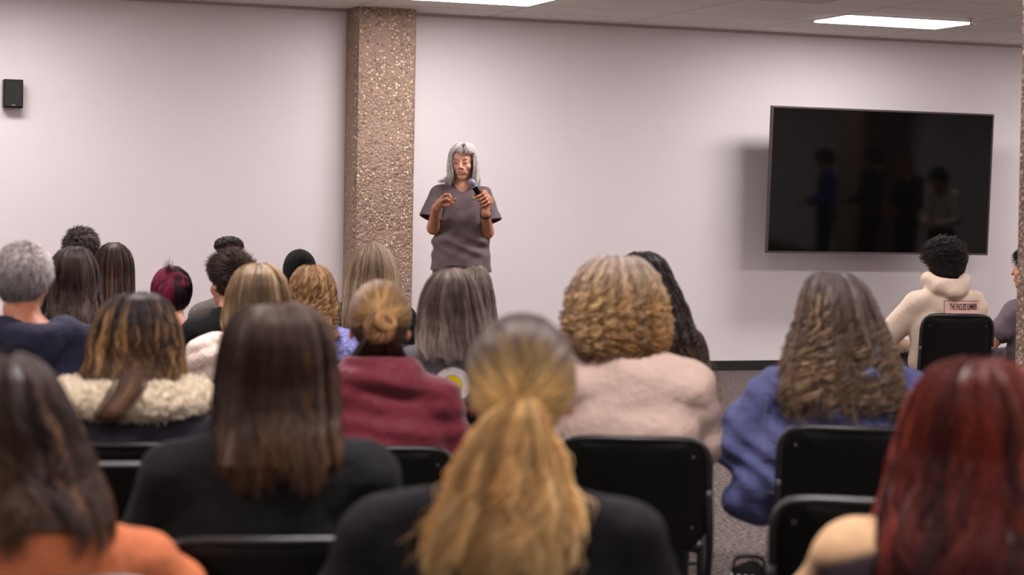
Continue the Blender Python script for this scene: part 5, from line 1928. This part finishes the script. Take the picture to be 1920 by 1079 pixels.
# hair: centre parting, layered, to the shoulders, framing the face
def shair():
    r = rs
    n, m = 3600, 26
    # pixel profile half widths, crown down (left, right of the head centre 866)
    rows = np.array([(273, 0, 0), (275, 12, 12), (279, 19, 19), (287, 24.5, 25), (298, 27.5, 28), (310, 29.5, 30), (322, 30, 31), (334, 29, 32), (343, 31.5, 33.5), (351, 33, 33), (357, 31, 30)], float)
    z = sv(868, rows[:, 0])[2] if False else CAMZ - (rows[:, 0] - 411.4) / ss
    Lw, Rw = rows[:, 1] / ss, rows[:, 2] / ss
    o = np.argsort(z)
    zt_, zb = z.max(), z.min()
    def surf(phi, zz):
        # phi: 0 = front (towards the camera), pi = back, sign = side (+ right in the picture)
        wl = np.interp(zz, z[o], Lw[o]); wr_ = np.interp(zz, z[o], Rw[o])
        wx = np.where(np.sin(phi) > 0, wr_, wl)
        dz = zt_ - zz
        f = np.interp(dz, [0, .008, .03, .06, .10, .2, .3], [.02, .07, .098, .108, .106, .10, .085])
        b = np.interp(dz, [0, .008, .03, .06, .10, .2, .3], [.02, .06, .09, .105, .11, .105, .10])
        x = hcS[0] + wx * np.sin(phi)
        y = hcS[1] - np.cos(phi) * np.where(np.cos(phi) > 0, f, b)
        return np.stack([x, y, zz + 0 * x], -1)
    side = np.where(r.rand(n) < .5, -1, 1)
    # hair starts near the parting (phi small) and sweeps outward to the sides; more behind
    phe = .80 + (np.pi - .80) * r.rand(n) ** .8          # azimuth it hangs at
    fringe = r.rand(n) < .035
    phe = np.where(fringe, .08 + .55 * r.rand(n), phe)
    cl = r.randint(0, 70, n); cph = r.rand(70) * 6.28; cc = r.rand(70)
    t = np.linspace(0, 1, m)
    z0 = zt_ - .002 - .02 * r.rand(n) - np.where(phe < 1.2, .012 * r.rand(n), 0)
    z1 = zb + .09 * r.rand(n) ** 1.9 + .02 * cc[cl]
    z1 = np.where(fringe, hcS[2] + .036 + .02 * r.rand(n), z1)
    short = (r.rand(n) < .25) & ~fringe
    z1 = np.where(short, z1 + .08 * r.rand(n), z1)
    Z = z0[:, None] + (z1 - z0)[:, None] * (t ** 1.1)[None]
    start = np.where(phe < 1.8, .25 + .2 * phe, phe * .9)
    w_ = np.clip(t * 3.2, 0, 1)[None]
    w_ = w_ * w_ * (3 - 2 * w_)
    PH = start[:, None] + (phe - start)[:, None] * w_
    # below the cheek the front locks swing back from the face then in again
    PH += .12 * np.sin(t * 5 + 0)[None] * (phe < 1.3)[:, None] * (~fringe)[:, None]
    PH += .075 * np.clip(t * 2, 0, 1)[None] * np.sin(t * 7 + cph[cl][:, None])
    P = surf(PH * side[:, None], Z)
    c0 = np.array([hcS[0], hcS[1], 0])
    lay = 1 - .08 * cc[cl] ** 2 - .03 * r.rand(n)
    P[..., :2] = c0[:2] + (P[..., :2] - c0[:2]) * lay[:, None, None]
    # flick at the left tips
    fl = (side < 0) & (phe > .9) & (phe < 2.4) & (r.rand(n) < .6) & (z1 < zb + .025)
    e = np.clip((t - .78) / .22, 0, 1) ** 1.6
    P[fl, :, 0] -= (.055 * e)[None] * r.rand(fl.sum(), 1)
    P[fl, :, 2] += (.018 * e ** 2)[None]
    # some fuller strands on the right side falling straight past the shoulder
    P[..., 2] += .002 * r.randn(n, 1)
    P += .001 * r.randn(n, 1, 3)
    # fringe curves on the forehead
    C = pick_colors(n, m, [(0, (236, 232, 230)), (.3, (206, 200, 196)), (1, (192, 184, 178))], [(.18, (150, 142, 138), .7), (.3, (240, 236, 232), .6), (.07, (100, 90, 86), .7)], r)
    dk = np.where(cc[cl] > .8, .65, 1.1)
    C *= dk[:, None, None]
    a = tubes(P, .0013 * np.interp(t, [0, .1, .8, 1], [.6, 1, .9, .3])[None] * np.ones((n, 1)), 3, C)
    # solid underlayer at the back and over the crown
    nu, nv = 40, 20
    ph = np.linspace(-np.pi, np.pi, nu, endpoint=False)
    zz = np.linspace(zt_ - .003, zb + .03, nv)
    G = []
    for q, z_ in enumerate(zz):
        pp = surf(ph, np.full(nu, z_))
        sc = .92 if z_ > hcS[2] + .075 else .90
        pp[:, :2] = c0[:2] + (pp[:, :2] - c0[:2]) * sc
        if z_ < hcS[2] + .088:
            # leave the face free: the front is folded back inside the head
            fm = np.abs(ph) < 1.15
            pp[fm, 1] = np.maximum(pp[fm, 1], hcS[1] + .0)
            pp[fm, 0] = hcS[0] + (pp[fm, 0] - hcS[0]) * .8
        G.append(pp)
    V = np.array(G).reshape(-1, 3)
    i, j = np.meshgrid(np.arange(nv - 1), np.arange(nu), indexing='ij')
    j2 = (j + 1) % nu
    F2 = np.stack([i * nu + j, (i + 1) * nu + j, (i + 1) * nu + j2, i * nu + j2], -1).reshape(-1, 4)
    sh = (V, F2, np.tile(lin((160, 154, 150)), (len(V), 1)))
    return merge([sh, a])
np_mesh('hair', *_pk(shair(), spk))
# necklace, wristwatch
M_GOLD = mat('gold', srgb(214, 176, 110), .3, metal=1.0)
nk = []
for a in np.linspace(-1.25, 1.25, 21):
    nk.append((c7S[0] + .062 * math.sin(a), c7S[1] - .02 - .070 * math.cos(a), c7S[2] + .035 - .045 * math.cos(a) ** 2))
tube_obj('necklace', nk, .0012, spk, M_GOLD, 5)
d_ = (wrR - elR) / np.linalg.norm(wrR - elR)
a1 = np.cross(d_, [0, 1.0, 0]); a1 /= np.linalg.norm(a1); a2_ = np.cross(d_, a1)
wc = wrR - d_ * .012
tube_obj('wristwatch', [tuple(wc + a1 * .0295 * math.cos(t) + a2_ * .0295 * math.sin(t)) for t in np.linspace(0, 6.2832, 24)], .0055, spk, M_BLACK, 8)
# microphone
mic = bpy.data.objects.new('microphone', None)
COL.objects.link(mic)
mic.location = (o0[0], o0[1], 0)
mic.rotation_euler = (0, 0, -azs)
tag(mic, 'black handheld microphone with a silver grey mesh head in the speaker\'s hand', 'microphone')
def lathe(name, prof, m_, parent):
    N = 24
    Vs = [micT + ax * t + (xh * math.cos(a) + np.cross(ax, xh) * math.sin(a)) * r_ for t, r_ in prof for a in np.linspace(0, 2 * math.pi, N, endpoint=False)]
    Fs = [(i * N + j, i * N + (j + 1) % N, (i + 1) * N + (j + 1) % N, (i + 1) * N + j) for i in range(len(prof) - 1) for j in range(N)]
    np_mesh(name, Vs, Fs, parent, m_)
lathe('mic_head', [(-.022, .0005), (-.020, .010), (-.014, .0175), (-.004, .0225), (.008, .0240), (.018, .0235), (.030, .0200)], mat('mic_mesh', srgb(132, 130, 148), .5, metal=.4, bump=.8, bscale=900), mic)
lathe('mic_collar', [(.030, .0200), (.031, .0222), (.037, .0222), (.038, .0190)], mat('mic_ring', srgb(150, 146, 150), .35, metal=.8), mic)
Lm = float(np.linalg.norm(micB - micT))
lathe('mic_handle', [(.038, .0185), (.07, .0175), (Lm - .03, .0135), (Lm - .028, .0150), (Lm, .0135), (Lm + .003, .001)], M_BLACK, mic)

# ------------------------------------------------------------------ people and a pillar at the right side of the room, seen in the dark screen
def standing(label, px, dist, hgt, top_c, leg_c, hair_c, seed, lean=0.0, face=2.2):
    hit = on_y(px, 340, TVY)
    d = np.array([hit[0], -hit[1]]); d /= np.linalg.norm(d)
    pos = hit[:2] + d * dist
    r = np.random.RandomState(seed)
    hc = np.array([0, lean, hgt - .135])
    R = rotx(-.2 - lean)
    zsh_ = hgt - .30
    S = Sdf((-.36, -.25, 0), (.36, .42, hgt + .02), .014)
    head_sdf(S, hc, R, 1.0, neck_to=np.array([0, -.02 + lean * .5, zsh_ + .02]))
    T = Sdf((-.36, -.25, hgt * .45), (.36, .42, hgt), .012)
    L = Sdf((-.3, -.25, .04), (.3, .3, hgt * .56), .012)
    for Q, g in ((S, 0.0), (T, .016)):
        Q.ell((0, 0, zsh_ - .14), (.155 + g, .105 + g, .2), None, .03)
        Q.ell((0, 0, zsh_ - .36), (.135 + g, .10 + g, .2), None, .04)
        for sg in (-1, 1):
            Q.cap((sg * .04, -.01, zsh_ + .02), (sg * .16, 0, zsh_ - .01), .04 + g, .05 + g, .03)
            Q.cap((sg * .17, 0, zsh_ - .02), (sg * .22, .02, zsh_ - .30), .045 + g, .038 + g, .02)
            Q.cap((sg * .22, .02, zsh_ - .30), (sg * .10, .22, zsh_ - .36), .036 + g, .026 + g, .02)
    for sg in (-1, 1):
        hand_sdf(S, (sg * .10, .22, zsh_ - .36), (-sg * .3, .8, .1), (0, 0, -1), curl=.5, side=sg)
        for Q, g in ((S, 0.0), (L, .014)):
            Q.ell((0, 0, hgt * .50), (.15 + g, .11 + g, .11), None, .03)
            Q.cap((sg * .085, 0, hgt * .49), (sg * .10, .01, hgt * .28), .075 + g, .052 + g, .03)
            Q.cap((sg * .10, .01, hgt * .28), (sg * .11, 0, .09), .05 + g, .036 + g, .02)
        S.cap((sg * .11, 0, .06), (sg * .12, .13, .035), .035, .03, .02)
    V, F_ = S.mesh()
    o = np_mesh('person', V, F_, None, M_SKIN, True, skin_tint(V, hc, R, 1.0, (190, 130, 104)))
    V, F_ = T.mesh(); np_mesh('sweater', V, F_, o, fabric('top_cloth', top_c))
    V, F_ = L.mesh(); np_mesh('trousers', V, F_, o, fabric('leg_cloth', leg_c))
    class _P: pass
    short_hair(o, hc, R, 1.06, 1200, r, .04, [(0, hair_c), (1, hair_c)], [], flow=(0, -.3, -.6), puff=.4, rad=.003)
    for sg in (-1, 1):
        S = Sdf((sg * .12 - .09, -.1, 0), (sg * .12 + .09, .22, .13), .009)
        S.cap((sg * .11, 0, .055), (sg * .12, .14, .035), .045, .035, .02)
        V, F_ = S.mesh(); V[:, 2] = np.maximum(V[:, 2], .001)
        np_mesh('shoe', V, F_, o, M_SHOE)
    o.location = (pos[0], pos[1], 0)
    o.rotation_euler = (0, 0, face)
    tag(o, label, 'person')
standing('person in a blue top standing sideways, mirrored in the dark television screen', 1548, 7.4, 1.66, (34, 46, 130), (24, 24, 30), (30, 24, 22), 51, .06, 1.9)
standing('person in dark clothes mirrored near the middle of the dark television screen', 1632, 7.0, 1.72, (22, 28, 36), (20, 20, 24), (60, 40, 32), 52, .0, 2.6)
standing('person in a black top leaning forward, mirrored in the dark television screen', 1702, 7.1, 1.64, (20, 18, 24), (44, 34, 56), (140, 110, 96), 53, .12, 1.4)
standing('person in a white shirt bending over, mirrored in the dark television screen', 1768, 6.0, 1.55, (200, 184, 170), (60, 20, 24), (26, 20, 20), 54, .14, 1.2)
hit = on_y(1600, 340, TVY)
pillar('pillar', 14.25, 14.85, 7.3, 7.9, 'stone pillar near the side wall, mirrored in the dark television screen', .02)
